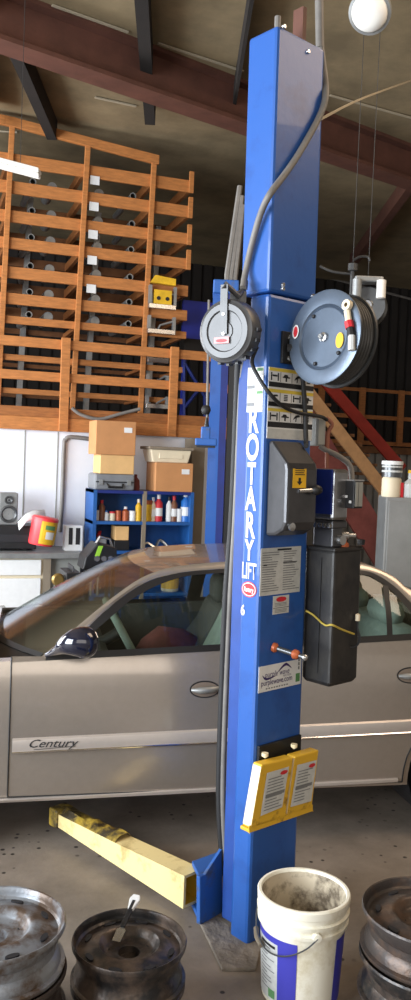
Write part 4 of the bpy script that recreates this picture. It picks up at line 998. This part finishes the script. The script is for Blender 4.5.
m = MB(); m.tube([Rp(321, 119, .002), PD(366, 97, 4.9), PD(430, 74, 6.6)], .006, 5, sm=4); tag(m.build('overhead_wire', 'seam'), 'pale thin wire strung under the roof right of the column', 'wire')
for k, (a_, b_) in enumerate((((322, 268), (430, 292)), ((322, 276), (430, 304)), ((322, 262), (430, 282)))):
    m = MB(); m.tube([PY(*a_, YB-.07), PY(*b_, YB-.07)], .022, 5); tag(m.build('horizontal_pipe', 'hose'), ['grey pipe running level across the dark far wall, middle of three', 'grey pipe running level across the dark far wall, lowest of three', 'grey pipe running level across the dark far wall, highest of three'][k], 'pipe', 'far wall pipes')
# ------------------------------------------------ stairs, cabinet and cans at right
YT = 10.2
stn = thing('staircase', V((PY(370, 470, YT).x, YT, 0)), 'steep staircase with tan stringer and red handrail behind the cabinet', 'staircase')
def strp(m, a, b, w, Yp, t, ext0=0, ext1=0):
    p, q = PY(*a, Yp), PY(*b, Yp); d = (q-p); p = p-d*ext0; q = q+d*ext1; s = Y.cross(q-p).normalized()*w/2
    m.prism([p-s, q-s, q+s, p+s], (0, t, 0))
m = MB(); strp(m, (318, 404), (384, 489), .17, YT, .05, .35, 0); m.build('stringer', 'tan', stn, bevel=.005)
pb_ = PY(386, 489, YT)
m = MB(); m.box(pb_.x-.08, pb_.x+.08, YT-.02, YT+.06, 0, pb_.z+.04); m.build('newel_post', 'tan', stn)
m = MB(); strp(m, (332, 388), (400, 466), .17, YT+.9, .05, .2, .05); m.build('handrail', 'redpaint', stn, bevel=.005)
m = MB(); strp(m, (322, 452), (392, 566), .42, YT+.35, .05, .3, .3); m.build('lower_stringer', 'dullred', stn)
p, q_ = PY(318, 404, YT), PY(384, 489, YT)
for k in range(9):
    t = k/8.5; c_ = p+(q_-p)*t; m = MB(); m.box(c_.x-.02, c_.x+.22, YT+.05, YT+.9, c_.z-.02, c_.z+.02); m.build('tread', 'wood3', stn)
# cabinet
cd = 6.9
pA = PD(386.5, 497, cd); YC = pA.y
e2 = fh*math.cos(math.radians(4.5))+rh*math.sin(math.radians(4.5)); e1 = V((e2.y, -e2.x, 0))
zk1 = pA.z; pA0 = V((pA.x, pA.y, 0))
kb = thing('grey_cabinet', pA0+e1*.5+e2*.27, 'tall grey metal cabinet behind the rear of the car', 'cabinet')
m = MB(); m.obox(pA0, e1*1.0, e2*.52, ZU*zk1); m.build('cabinet_body', 'cab', kb, bevel=.008)
m = MB(); m.obox(pA0-e1*.003+e2*.01+ZU*.05, e1*.003, e2*.50, ZU*(zk1-.07)); m.build('side_panel', 'galv', kb)
m = MB(); m.obox(pA0+e1*.02-e2*.015+ZU*.08, e1*.95, e2*.015, ZU*(zk1-.11)); dr_ = m.build('door', 'cab', kb, bevel=.004)
m = MB(); m.obox(pA0+e1*.8-e2*.045+ZU*.9, e1*.03, e2*.03, ZU*.15); m.build('handle', 'chrome', dr_)
CP = pA0+e2*.10
def canpos(px): return on_plane(px, 494, CP, e2)
cq = canpos(391); cx0, cy0 = cq.x, cq.y
m1 = on_plane(391, 477, CP, e2).z; m0 = on_plane(391, 461, CP, e2).z
jr = thing('plastic_jar', (cx0, cy0, zk1), 'translucent cream jar standing on the grey cabinet under a paint can', 'jar')
m = MB(); m.lathe([(0, 0), (.075, 0), (.08, .01), (.08, m1-zk1-.02), (.07, m1-zk1), (0, m1-zk1)], (cx0, cy0, zk1), ZU, 20); m.build('jar_body', 'cream', jr, smooth=40)
pcn = thing('paint_can', (cx0, cy0, m1), 'striped can with white lid stacked on the cream jar', 'can')
m = MB(); m.lathe([(0, 0), (.083, 0), (.083, m0-m1-.015), (0, m0-m1-.015)], (cx0, cy0, m1), ZU, 20); m.build('can_body', 'gunmetal', pcn, smooth=40)
m = MB(); hh = m0-m1
m.lathe([(.0845, hh*.3), (.0845, hh*.42)], (cx0, cy0, m1), ZU, 20); m.lathe([(.0845, hh*.6), (.0845, hh*.7)], (cx0, cy0, m1), ZU, 20); m.build('pale_band', 'offwhite', pcn)
m = MB(); m.lathe([(0, hh), (.086, hh), (.088, hh-.015), (.088, hh-.03), (.08, hh-.03)], (cx0, cy0, m1), ZU, 20); m.build('lid', 'white', pcn, smooth=40)
jq = canpos(409.5); jx, jy = jq.x, jq.y
jg = thing('plastic_jug', (jx, jy, zk1), 'white plastic jug with pale spout on the grey cabinet at the right edge', 'jug')
m = MB(); m.lathe([(0, 0), (.055, 0), (.06, .01), (.06, .11), (.03, .14), (.018, .15), (.018, .2), (0, .2)], (jx, jy, zk1), ZU, 18); m.build('jug_body', 'offwhite', jg, smooth=40)
m = MB(); m.lathe([(0, .2), (.021, .2), (.021, .225), (0, .225)], (jx, jy, zk1), ZU, 14); m.build('cap', 'yellow', jg)
m = MB(); m.box(jx-.085, jx-.068, jy-.015, jy+.015, zk1, zk1+.12); tag(m.build('red_tube', 'red'), 'thin red tube standing left of the white jug', 'tube')
# ------------------------------------------------ bucket
zb_top = .37
bcn = PZ(304, 889, zb_top); e_ = PZ(350.5, 889, zb_top); Rb = (e_-bcn).length*.97; bcn = V((bcn.x, bcn.y, 0)); print('bucket', bcn, Rb)
bk = thing('plastic_bucket', bcn, 'scuffed white plastic bucket with blue label in front of the column', 'bucket')
rb0 = Rb*.83
def rbz(z): return rb0+(Rb*.95-rb0)*z/zb_top
prof = [(0, 0), (rb0-.01, 0), (rb0, .006), (rbz(.265), .265)]
for z_, dr_x in ((.27, .010), (.282, .011), (.285, .002), (.30, .003), (.304, .011), (.316, .012), (.32, .003), (.337, .004), (.341, .010), (.355, .010), (.365, .010), (.37, .006)): prof.append((rbz(z_)+dr_x, z_))
m = MB(); m.lathe(prof+[(rbz(.37)-.003, .37), (rbz(.36)-.006, .36)], bcn, ZU, 56); m.build('bucket_body', 'bucket', bk, smooth=22)
m = MB(); m.lathe([(rbz(.366)-.004, .366), (rbz(.2)-.006, .2), (rbz(.02)-.006, .012), (0, .010)], bcn, ZU, 48); m.build('dirty_inside', 'bucketin', bk, smooth=40)
fb = -fh; sb = rh
fb = (V((0, 0, 0))-bcn); fb.z = 0; fb.normalize(); sb = V((-fb.y, fb.x, 0)); 
if sb.dot(rh) < 0: sb = -sb
def bpt(th, z, o=0): t = math.radians(th); r = rbz(z)+o; return bcn+ZU*z+(fb*math.cos(t)+sb*math.sin(t))*r
def barc(m, t0, t1, z0, z1, o, n=14): m.grid([[bpt(t0+(t1-t0)*k/n, z, o) for k in range(n+1)] for z in (z0, z1)])
m = MB(); barc(m, -105, -33, .02, .235, .0012); lbw = m.build('paper_label', 'offwhite', bk, smooth=60)
m = MB(); barc(m, -105, -33, .228, .25, .0016); barc(m, -33, -5, .015, .25, .0016, 8); m.build('blue_label', 'blabel', bk, smooth=60)
m = MB(); barc(m, 53, 110, .015, .25, .0016, 12); m.build('blue_label', 'blabel', bk, smooth=60)
m = MB(); random.seed(9)
for k in range(12): barc(m, -68, -68+(14+18*random.random()), .20-k*.013, .204-k*.013, .0022, 5)
m.m = 1; barc(m, -50, -37, .03, .06, .0022, 4)
m.m = 2; barc(m, -68, -37, .208, .218, .0022, 6)
m.build('label_print', ['greyink', 'green', 'ink'], lbw)
m = MB(); bp_ = []
for k in range(13):
    t = k/12; th = 19-125*t; z_ = .285-.085*math.sin(PI*min(1, t*1.05))**.8 if t < .95 else .285
    bp_.append(bpt(th, z_, .016))
m.tube(bp_, .0028, 6, sm=3); bl_ = m.build('wire_bail', 'gunmetal', bk)
m = MB(); m.tube([bpt(-58, .2, .017), bpt(-75, .203, .017), bpt(-90, .212, .017)], .009, 8); m.build('hand_grip', 'post', bl_)
for th in (19, -106): 
    m = MB(); n_ = (bpt(th, .285, 1)-bpt(th, .285, 0)).normalized(); m.lathe([(0, 0), (.016, 0), (.014, .014), (0, .016)], bpt(th, .285, .002), n_, 12); m.build('bail_ear', 'bucket', bk)
# ------------------------------------------------ wheel rims
def rim(R, base, mtl, lab_, grp, H=.14):
    o = thing('steel_wheel_rim', base, lab_, 'wheel rim', grp); base = V(base)
    prof = [(R*.86, 0.02), (R*.90, .0), (R*.985, .0), (R, .006), (R, .014), (R*.945, .018), (R*.93, .040), (R*.875, .055), (R*.875, .08), (R*.925, .095), (R*.945, H-.02), (R*.995, H-.016), (R, H-.006), (R*.985, H), (R*.965, H-.002), (R*.95, H-.008), (R*.935, H-.018), (R*.925, H-.030), (R*.87, H-.045), (R*.82, H-.06), (R*.80, .06), (R*.86, .02)]
    m = MB(); m.lathe(prof, base, ZU, 56); m.build('rim_barrel', mtl, o, smooth=35)
    m = MB(); zz = H-.024
    pr = [(R*.925, zz-.004), (R*.89, zz-.010), (R*.83, zz-.009), (R*.76, zz-.003), (R*.66, zz+.004), (R*.58, zz+.008), (R*.53, zz+.009), (R*.49, zz+.003), (R*.44, zz-.014), (R*.40, zz-.020), (R*.28, zz-.022), (R*.22, zz-.021), (R*.19, zz-.023), (R*.175, zz-.045), (0, zz-.047)]
    m.lathe(pr, base, ZU, 56); m.build('wheel_disc', mtl, o, smooth=40)
    for k in range(8):
        th = 2*PI*(k+.3)/8; rd = V((math.cos(th), math.sin(th), 0)); tg = V((-math.sin(th), math.cos(th), 0))
        c = base+rd*R*.755+ZU*(zz+.003); sl = (rd-ZU*.08).normalized()
        m = MB(); m.prism([c+tg*.022*math.cos(2*PI*j/12)+sl*.009*math.sin(2*PI*j/12) for j in range(12)], ZU*-.006); m.build('vent_slot', 'ink', o)
    for k in range(5):
        th = 2*PI*k/5+.2; m = MB(); m.lathe([(0, 0), (.008, 0), (.008, .003), (0, .003)], base+V((math.cos(th), math.sin(th), 0))*R*.38+ZU*(zz-.0235), ZU, 10); m.build('lug_hole', 'ink', o)
    return o
random.seed(1)
def stack(pxy, R, n, mts, labs, grp, H=.14):
    p = PZ(*pxy, n*H)
    for i in range(n):
        dx, dy = (0, 0) if i == n-1 else (random.uniform(-.012, .012), random.uniform(-.012, .012))
        rim(R, (p.x+dx, p.y+dy, i*H), mts[i], labs[i], grp, H)
    return p
stack((-6, 921), .218, 3, ['rimgrey', 'rimrust', 'rimgrey'], ['grey wheel rim at the bottom of the left stack', 'dark rusty wheel rim in the middle of the left stack', 'grey worn wheel rim on top of the left stack'], 'left stack of wheel rims')
pm = stack((129.5, 938), .188, 2, ['rimblack', 'rimblack'], ['black wheel rim underneath in the middle stack', 'black wheel rim on top of the middle stack with a scraper on it'], 'middle stack of wheel rims')
stack((431, 909), .222, 3, ['rimrust', 'rimblack', 'rimrust'], ['rusty wheel rim at the bottom of the right stack by the bucket', 'black wheel rim in the middle of the right stack by the bucket', 'rusty brown wheel rim on top of the right stack by the bucket'], 'right stack of wheel rims')
# scraper lying on the middle rim
s0 = PZ(116, 942, .262); s1_ = PZ(137, 897, .315)
sdv = (s1_-s0); Ls = sdv.length; sdn = sdv.normalized(); sn = sdn.cross(ZU).normalized(); su = sn.cross(sdn)
scp = thing('scraper', s0, 'silver and black scraper lying across the top black wheel rim', 'tool')
m = MB(); m.prism([s0-sn*.014, s0-sn*.016+sdn*.05, s0-sn*.006+sdn*.06, s0+sn*.006+sdn*.06, s0+sn*.016+sdn*.05, s0+sn*.014], su*.004); m.build('blade', 'steel', scp)
m = MB(); m.obox(s0+sdn*.06-sn*.008, sdn*(Ls*.38), sn*.016, su*.01); m.build('black_shank', 'black', scp, bevel=.002)
m = MB(); m.prism([s0+sdn*(Ls*.38+.06)-sn*.010, s0+sdn*Ls*.9-sn*.019, s0+sdn*Ls-sn*.012, s0+sdn*Ls+sn*.012, s0+sdn*Ls*.9+sn*.019, s0+sdn*(Ls*.38+.06)+sn*.010], su*.012); hd = m.build('pale_handle', 'white', scp, bevel=.003)
m = MB(); m.obox(s0+sdn*Ls*.62-sn*.005+su*.012, sdn*Ls*.24, sn*.010, su*.001); m.build('handle_slot', 'ink', hd)
# ================================================================== CAR
cyw = math.radians(11.5)
KU = rh*math.cos(cyw)+fh*math.sin(cyw); KV = fh*math.cos(cyw)-rh*math.sin(cyw)
KO = PD(205, 800, 3.95); KO.z = 0
WD = 1.42
def kp(u, v, z): return KO+KU*u+KV*v+ZU*z
def vs(z):
    pts = [(0, .10), (.22, .07), (.27, .035), (.34, .018), (.5, .0), (.75, .0), (.88, .014), (.97, .05), (1.1, .11), (1.3, .245), (1.4, .34), (1.6, .6)]
    for (z0, v0), (z1, v1) in zip(pts, pts[1:]):
        if z <= z1: return v0+(v1-v0)*(z-z0)/(z1-z0)
    return pts[-1][1]
def kside(px, py, off=0):
    v = 0
    for _ in range(12):
        p = on_plane(px, py, KO+KV*(v-off), KV); v = vs(p.z)
    d = p-KO; return d.dot(KU), p.z
def ks(u, z, off=0): return kp(u, vs(z)-off, z)
OP = [(40, 658), (66, 636), (92, 614), (116, 595), (141, 578), (168, 568), (202, 563.5), (240, 561), (300, 560), (356, 563), (376, 567.5), (396, 578), (411, 590)]
MP = [(52, 656), (79, 636), (104, 612), (128, 593), (151, 580), (178, 573), (205, 570), (240, 568), (300, 566), (358, 570), (377, 575), (395, 587), (411, 603)]
GP = [(66, 655), (90, 635), (111, 617), (131, 600), (156, 586), (183, 577), (208, 574), (240, 572), (300, 570), (360, 574), (377, 580), (393, 592), (408, 609)]
def sill(u): return sL+(sRr-sL)*(u-uL)/(uR-uL)
uL, sL = kside(50, 656); uR, sRr = kside(411, 636)
print('car sill', uL, sL, uR, sRr, 'rocker', kside(5, 805), kside(395, 787), 'trim', kside(15, 752), kside(405, 732), 'roof', kside(205, 557), kside(411, 589), kside(411, 603))
Oc = [kside(*p) for p in OP]+[(1.32, 1.13), (1.58, 1.05), (1.78, 1.0)]
Mc = [kside(*p) for p in MP]+[(1.13, 1.10), (1.185, 1.06), (1.20, sill(1.2))]
Gc = [kside(*p) for p in GP]+[(1.07, 1.09), (1.12, 1.05), (1.135, sill(1.13))]
def crv(c): return [(p.x, p.y) for p in smooth_pts([V((u, z, 0)) for u, z in c], 4)]
Oc, Mc, Gc = crv(Oc), crv(Mc), crv(Gc)
KB = kp(-.2, WD/2, 0)
car = thing('sedan_car', KB, 'champagne tan four-door sedan parked behind the blue lift column', 'car')
def both(fn):       # near side and far side mirror
    for far in (0, 1): yield (lambda u, v, z: kp(u, WD-v if far else v, z)), far
# lower body
def prof_(u, hood):
    s = sill(u) if -1.05 < u < 1.5 else None
    return s
secs = []   # u, inset, sill z, top z, recess?
for u in (-2.28, -2.2, -2.0, -1.6, -1.2, -.99): 
    t = (u+2.28)/1.29; secs.append((u, .28*(1-t)**3 if t < .5 else .03*(1-t), .66+.26*min(1, t*1.15)**.8, .70+.28*t**.7, 0))
for u in (-.98, -.5, 0, .5, 1.0, 1.25): secs.append((u, 0, sill(u)-.012, 0, 1))
for u in (1.26, 1.6, 2.0, 2.25, 2.34): 
    t = (u-1.26)/1.08; secs.append((u, .16*t**3, sill(1.25)-.012-.06*t, sill(1.25)+.01-.05*t, 0))
rows = []
for (u, ins, sz_, tz, rec) in secs:
    zb0 = .235; k = (sz_-.0)/.95
    near = [(.30, zb0), (.08+ins, zb0+.01)]+[(vs(z)+ins, z) for z in (.265, .34, .5, .62, .75, .86)]
    near = [(v, z*min(1, sz_/.9)) if z > .5 else (v, z) for v, z in near]
    near.append((vs(sz_)+ins, sz_))
    if rec: near += [(vs(sz_)+.07, sz_), (vs(sz_)+.09, .42)]
    else: near += [(vs(sz_)+ins+.10, sz_+.02), (WD*.3, tz)]
    pts = [kp(u, v, z) for v, z in near]+[kp(u, WD-v, z) for v, z in near[::-1]]
    rows.append(pts)
m = MB(); m.grid([r+[r[0]] for r in rows])
nper = len(rows[0]); 
for i in range(len(secs)-1):
    for j in range(nper):
        if secs[i][4] and secs[i+1][4] and 8 < j < nper-9: m.mi[i*nper+j] = 1
m.poly(rows[0][::-1]); m.poly(rows[-1])
body = m.build('car_body', ['car', 'intr'], car, smooth=35)
cut = []
import bmesh
def arch_cut(u):
    cm = MB(); cm.lathe([(0, -.3), (.335, -.3), (.335, .42), (0, .42)], kp(u, 0, .33), KV, 40)
    cm.lathe([(0, WD-.42), (.335, WD-.42), (.335, WD+.3), (0, WD+.3)], kp(u, 0, .33), KV, 40); return cm
UR_, UF_ = 1.37, -1.42
cm = MB()
for u in (UR_, UF_): 
    c2 = arch_cut(u); cm.add(c2.v, c2.f)
cut = cm.build('arch_cutter', 'black', car)
md = body.modifiers.new('arches', 'BOOLEAN'); md.operation = 'DIFFERENCE'; md.object = cut; md.solver = 'EXACT'
dg = bpy.context.evaluated_depsgraph_get(); nm_ = bpy.data.meshes.new_from_object(body.evaluated_get(dg))
body.modifiers.clear(); body.data = nm_
bpy.data.objects.remove(cut)
# wheel wells + wheels
for u in (UR_, UF_):
    for far in (0, 1):
        c_ = kp(u, WD if far else 0, .30); ax_ = KV if not far else -KV
        m = MB(); m.lathe([(.17, .05), (.20, .02), (.27, .02), (.295, .045), (.30, .08), (.30, .18), (.285, .22), (.17, .23)], c_, ax_, 40); w_ = m.build('tire', 'rubber', car, smooth=40)
        m = MB(); m.lathe([(.175, .06), (.16, .035), (.10, .05), (.06, .03), (0, .028)], c_, ax_, 32); m.build('hubcap', 'galv', w_, smooth=40)
        m = MB(); m.lathe([(.33, .03), (.33, .40), (0, .40)], kp(u, WD if far else 0, .33), ax_, 32); m.build('wheel_well', 'black', car)
# upper side frames
NO = len(Oc)
iA, iC = 4*4+2, 12*4     # indices where roof starts and ends
for far in (0, 1):
    F = (lambda u, z, o=0: kp(u, (WD-vs(z)+o) if far else vs(z)-o, z))
    m = MB(); m.grid([[F(*p) for p in Oc], [F(p[0], p[1], .008) for p in [((a[0]+b[0])/2, (a[1]+b[1])/2) for a, b in zip(Oc, Mc)]], [F(*p) for p in Mc]])
    # fill the quarter panel below the C pillar
    m.build('roof_pillar_frame', 'car', car, smooth=50)
    m = MB(); m.grid([[F(p[0], p[1], .004) for p in Mc], [F(*p) for p in Gc]])
    # sill seal, B pillar, rear divider
    us = [uL-.02+(1.2-uL)*k/12 for k in range(13)]
    m.grid([[F(u, sill(u)-.016, .008) for u in us], [F(u, sill(u)+.012, .006) for u in us]])
    def bar_(ub, ut, w):
        zt_ = max(z for (u, z) in Gc if abs(u-ut) < .12) if any(abs(u-ut) < .12 for u, z in Gc) else 1.2
        zt_ = min(Gc[NO//6:], key=lambda p: abs(p[0]-ut))[1]
        m.grid([[F(ub-w/2+(ut-ub)*k/6, sill(ub)+(zt_-sill(ub))*k/6, .006) for k in range(7)], [F(ub+w/2+(ut-ub)*k/6, sill(ub)+(zt_-sill(ub))*k/6, .006) for k in range(7)]])
    bar_(.17, .20, .085)
    ud = kside(389, 634)[0]; udt = kside(384, 580)[0]
    bar_(ud, udt, .03)
    m.build('window_seal', 'seal', car, smooth=40)
    for nm, lo, hi in (('front_side_window', -9, .18), ('rear_side_window', .18, 9)):
        pl = [p for p in Gc if lo <= p[0] <= hi]
        if lo < -1: pl = pl+[(.18, pl[-1][1]), (.18, sill(.18)), (pl[0][0], sill(pl[0][0]))]
        else: pl = [(.18, sill(.18)), (.18, pl[0][1])]+pl
        # fan in strips so that the glass follows the side
        top = [p for p in pl if p[1] > sill(p[0])+.004]
        m = MB(); m.grid([[F(p[0], p[1], -.006) for p in top], [F(p[0], (p[1]+sill(p[0]))/2, -.006) for p in top], [F(p[0], sill(p[0]), -.006) for p in top]])
        m.build(nm, 'glass', car)
def across(i, n=12):
    u, z = Oc[i]; out = []
    if i <= iA: bu, bz_ = -.26+.19*i/iA, .004
    elif i >= iC: 
        t = (i-iC)/(NO-1-iC); bu, bz_ = .02+.20*t, .004
    else: bu, bz_ = 0, .004
    if iA < i < iA+8: t = (i-iA)/8; bu = -.07*(1-t)**2
    for k in range(n+1):
        s = 2*k/n-1; h = 1-s*s; v0 = vs(z)
        out.append(kp(u+bu*h, v0+(WD-2*v0)*k/n, z+bz_*h**.8))
    return out
m = MB(); m.grid([across(i) for i in range(0, iA+1)]); m.build('windshield', 'wind', car, smooth=60)
m = MB(); m.grid([across(i) for i in range(iA, iC+1)]); m.build('roof', 'car', car, smooth=60)
m = MB(); m.grid([across(i) for i in range(iC, NO)]); m.build('rear_window', 'wind', car, smooth=60)
m = MB(); m.grid([[p+KU*-.004+ZU*.004 for p in across(i)] for i in (0, 1)]); m.build('windshield_border', 'seal', car, smooth=60)
m = MB(); m.grid([[p-KU*.10-ZU*.03 for p in across(0)], [p+ZU*-.0 for p in across(0)]]); m.build('cowl_panel', 'seal', car)
# doors
def door(nm, u0, u1, arch, hpx, lab_=None):
    zs_ = [.285, .32, .36, .42, .5, .6, .7, .78, .84, .89, .93]
    rows = []
    for z in zs_+[None]:
        row = []
        for k in range(13):
            zz = sill(u0+(u1-u0)*k/12)-.018 if z is None else z
            a, b = u0, u1
            if arch and abs(zz-.33) < .365: b = min(u1, UR_-math.sqrt(.365**2-(zz-.33)**2))
            u = a+(b-a)*k/12; row.append(ks(u, zz, .005))
        rows.append(row)
    m = MB(); m.grid(rows); d = m.build(nm, 'car', car, smooth=60)
    m = MB(); edge = [r[0] for r in rows]; m.tube([e-KV*.0015 for e in edge], .0035, 5); m.tube([r[-1]-KV*.0015 for r in rows], .0035, 5)
    m.tube([p-KV*.001 for p in rows[0]], .003, 5); m.build('door_gap', 'seal', d)
    # body side molding
    za = lambda u: tb+(tb2-tb)*(u-tu)/(tu2-tu)
    us = [u0+.015+(u1-u0-.03)*k/10 for k in range(11)]
    m = MB(); m.grid([[ks(u, za(u)+dz, o) for u in us] for dz, o in ((-.001, .005), (.004, .017), (.03, .022), (.058, .017), (.064, .005))]); mo_ = m.build('side_molding', 'carmold', d, smooth=50)
    m = MB(); m.tube([ks(u, za(u)+.001, .016) for u in us], .0045, 6); m.build('chrome_line', 'chrome', mo_ if False else d)
    hu, hz_ = kside(*hpx)
    m = MB(); n = 28
    def el(ru, rz, o): return [ks(hu+ru*math.cos(2*PI*k/n)-0, hz_+rz*math.sin(2*PI*k/n)+.0*math.cos(2*PI*k/n), o) for k in range(n)]
    m.add(el(.072, .040, .0065), [tuple(range(n))[::-1]]); m.m = 1; m.add(el(.066, .034, .008), [tuple(range(n))[::-1]])
    h_ = m.build('handle_recess', ['seal', 'cardark'], d)
    m = MB(); m.tube([ks(hu-.062, hz_-.002, .010), ks(hu-.03, hz_-.0, .026), ks(hu+.03, hz_+.004, .028), ks(hu+.066, hz_+.006, .012)], [.008]+[.013]*0+[.015, .016, .010], 10); m.build('door_handle', 'galv', d, smooth=60)
    return d
tu, tb = kside(15, 752); tu2, tb2 = kside(405, 732)
uD0 = kside(9, 740)[0]
fd_ = door('front_door', uD0, .165, False, (204.5, 689))
rd_ = door('rear_door', .175, 1.20, True, (410, 675))
# Century script
cu0, cz0 = kside(27, 747.5, .02); cu1, _ = kside(79, 745, .02)
text('Century', .052, ks(cu0, cz0, .0235), KU, ZU, 'ink', 'century_script', fd_, shear=.42, xs=(cu1-cu0)/.186, weight=.0002)
m = MB(); m.grid([[ks(cu0+.03+(cu1-cu0)*.8*k/4, cz0-.012+.003*k, .0225) for k in range(5)], [ks(cu0+.03+(cu1-cu0)*.8*k/4, cz0-.0095+.003*k, .0225) for k in range(5)]]); m.build('script_underline', 'ink', fd_)
# rocker strip: bright reflection line put in as a pale coloured strip
ru0, rz0 = kside(2, 803); 
us = [uD0-.06+(1.04-uD0)*k/14 for k in range(15)]; rk_ = lambda u: .006+.016*u
m = MB(); m.grid([[ks(u, rk_(u)+.262, .006) for u in us], [ks(u, rk_(u)+.268, .016) for u in us], [ks(u, rk_(u)+.282, .016) for u in us], [ks(u, rk_(u)+.286, .004) for u in us]]); m.build('rocker_reflection', 'carmold', car, smooth=40)
m = MB(); m.grid([[ks(u, .232, -.05) for u in us], [ks(u, .262, -.0) for u in us]]); m.build('rocker_underside', 'maroon', car)
# lamps, bumpers
for far in (0, 1):
    for (u, z, nm, mt_) in ((-2.2, .62, 'headlamp', 'lamp'), (2.28, .78, 'tail_lamp', 'red')):
        v = .32; c_ = kp(u, WD-v if far else v, z); m = MB(); m.cbox(c_, KU*.16, KV*.34, ZU*.13); m.build(nm, mt_, car, bevel=.03)
for u, nm in ((-2.26, 'front_bumper'), (2.3, 'rear_bumper')):
    m = MB(); m.cbox(kp(u, WD/2, .42), KU*.16, KV*(WD-.3), ZU*.24); m.build(nm, 'car', car, bevel=.05)
m = MB(); m.cbox(kp(-2.27, WD/2, .62), KU*.1, KV*.55, ZU*.12); m.build('grille', 'seal', car, bevel=.02)
# mirror
def kmp(px, py, v): return on_plane(px, py, KO+KV*v, KV)
mq = [kmp(47, 655, .03), kmp(56, 651, -.03), kmp(64, 646, -.09), kmp(73, 643, -.12), kmp(82, 642, -.12), kmp(89, 644, -.11), kmp(93, 645, -.10)]
m = MB(); m.tube(smooth_pts(mq, 4), [.012+.058*math.sin(min(1, (k/24)/.72)*PI/2)**2 if k < 18 else .070*max(.12, math.sqrt(max(0, 1-((k-17)/8.0)**2))) for k in range(25)], 16); m.build('side_mirror', 'mirror', car, smooth=70)
m = MB(); m.tube([kp(uL+.08, WD+.02, sill(-.8)+.02), kp(uL+.2, WD+.13, sill(-.8)+.07), kp(uL+.24, WD+.13, sill(-.8)+.07)], [.015, .07, .05], 12); m.build('side_mirror', 'mirror', car, smooth=70)
# interior
m = MB(); m.cbox(kp(-.66, WD/2, .80), KU*.42, KV*(WD-.3), ZU*.26); m.build('dashboard', 'intr', car, bevel=.05)
sc_ = kmp(122, 631, .40); m = MB(); ax_ = (KU*.80+ZU*.45).normalized(); s1v = KV; s2v = ax_.cross(s1v)
R0 = .175; m.tube([sc_+(s1v*math.cos(2*PI*k/32)+s2v*math.sin(2*PI*k/32))*R0 for k in range(33)], .019, 8, cap=False)
m.tube([sc_-s1v*R0, sc_+s1v*R0], .02, 6); sw_ = m.build('steering_wheel', 'seat', car, smooth=60)
m = MB(); m.tube([sc_, sc_-ax_*.22], .03, 8); m.build('steering_column', 'black', sw_, smooth=60)
def seat_(u0, v0, w, mt_, nm, headz, zc=.55):
    m = MB(); pts = lambda o: [(u0-.42, zc-.02), (u0-.44, zc+.10), (u0-.1, zc+.12), (u0+.0, zc+.16), (u0+.14, headz-.2), (u0+.20, headz-.06), (u0+.27, headz-.06), (u0+.30, headz-.2), (u0+.20, zc)]
    m.prism([kp(u, v0, z) for u, z in pts(0)], KV*w); s = m.build(nm, mt_, car, bevel=.04, smooth=50)
    m = MB(); m.cbox(kp(u0+.24, v0+w/2, headz-.0), KU*.11, KV*w*.5, ZU*.17); m.build('headrest', mt_, s, bevel=.045, smooth=50)
seat_(.02, .2, .46, 'seat', 'front_seat', 1.19); seat_(.02, WD-.66, .46, 'intr', 'front_seat', 1.10)
m = MB(); m.prism([kp(u, .2, z) for u, z in ((.55, .5), (.53, .66), (.9, .68), (1.0, 1.02), (1.16, 1.03), (1.16, .5))], KV*(WD-.4)); rs_ = m.build('rear_seat', 'seat', car, bevel=.05, smooth=50)
for v in (.25, .75):
    m = MB(); m.cbox(kp(1.06, v+.2, 1.07), KU*.14, KV*.30, ZU*.13); m.build('headrest', 'seat', rs_, bevel=.06, smooth=50)
m = MB(); c_ = kmp(165, 640, .9)
m.tube([kmp(134, 656, .9), kmp(146, 650, .9), kmp(160, 645, .9), kmp(180, 646, .9), kmp(196, 652, .9), kmp(206, 658, .9)], [.02, .07, .11, .10, .08, .03], 10, sm=0)
tag(m.build('maroon_jacket', 'maroon', smooth=70), 'maroon cloth jacket piled on the car seat inside the front window', 'jacket')
# ================================================================== LIGHT
def area(nm, loc, tgt, sx, sy, e, col):
    l = bpy.data.lights.new(nm, 'AREA'); l.shape = 'RECTANGLE'; l.size = sx; l.size_y = sy; l.energy = e; l.color = col
    o = bpy.data.objects.new(nm, l); C.objects.link(o); o.location = loc
    o.rotation_euler = (V(tgt)-V(loc)).to_track_quat('-Z', 'Y').to_euler(); return o
L0 = -rh*5.2+fh*.3+ZU*2.3
area('open_door_daylight', L0, -rh*0+fh*4.4+ZU*1.2, 4.5, 3.6, 900, (.86, .93, 1))
area('door_daylight_by_bench', -rh*5.6+fh*6.2+ZU*2.2, fh*8.6-rh*1.4+ZU*1.4, 2.6, 3.0, 480, (.92, .96, 1))
area('entrance_daylight', -fh*2.6+rh*.6+ZU*2.9, fh*4.5+rh*.6+ZU*.9, 5, 3, 95, (1, .93, .84))
area('warm_roof_light', rh*2.6+fh*3.6+ZU*4.9, rh*1.2+fh*4.2+ZU*1.3, 1.6, 2.4, 75, (1, .76, .54))
w = bpy.data.worlds.new('shop_air'); bpy.context.scene.world = w; w.use_nodes = True
w.node_tree.nodes['Background'].inputs['Color'].default_value = (.95, .85, .74, 1); w.node_tree.nodes['Background'].inputs['Strength'].default_value = .36
s = bpy.context.scene
s.view_settings.view_transform = 'Standard'; s.view_settings.look = 'None'; s.view_settings.exposure = 0
s.cycles.use_denoising = True; s.cycles.max_bounces = 6; s.cycles.transparent_max_bounces = 16
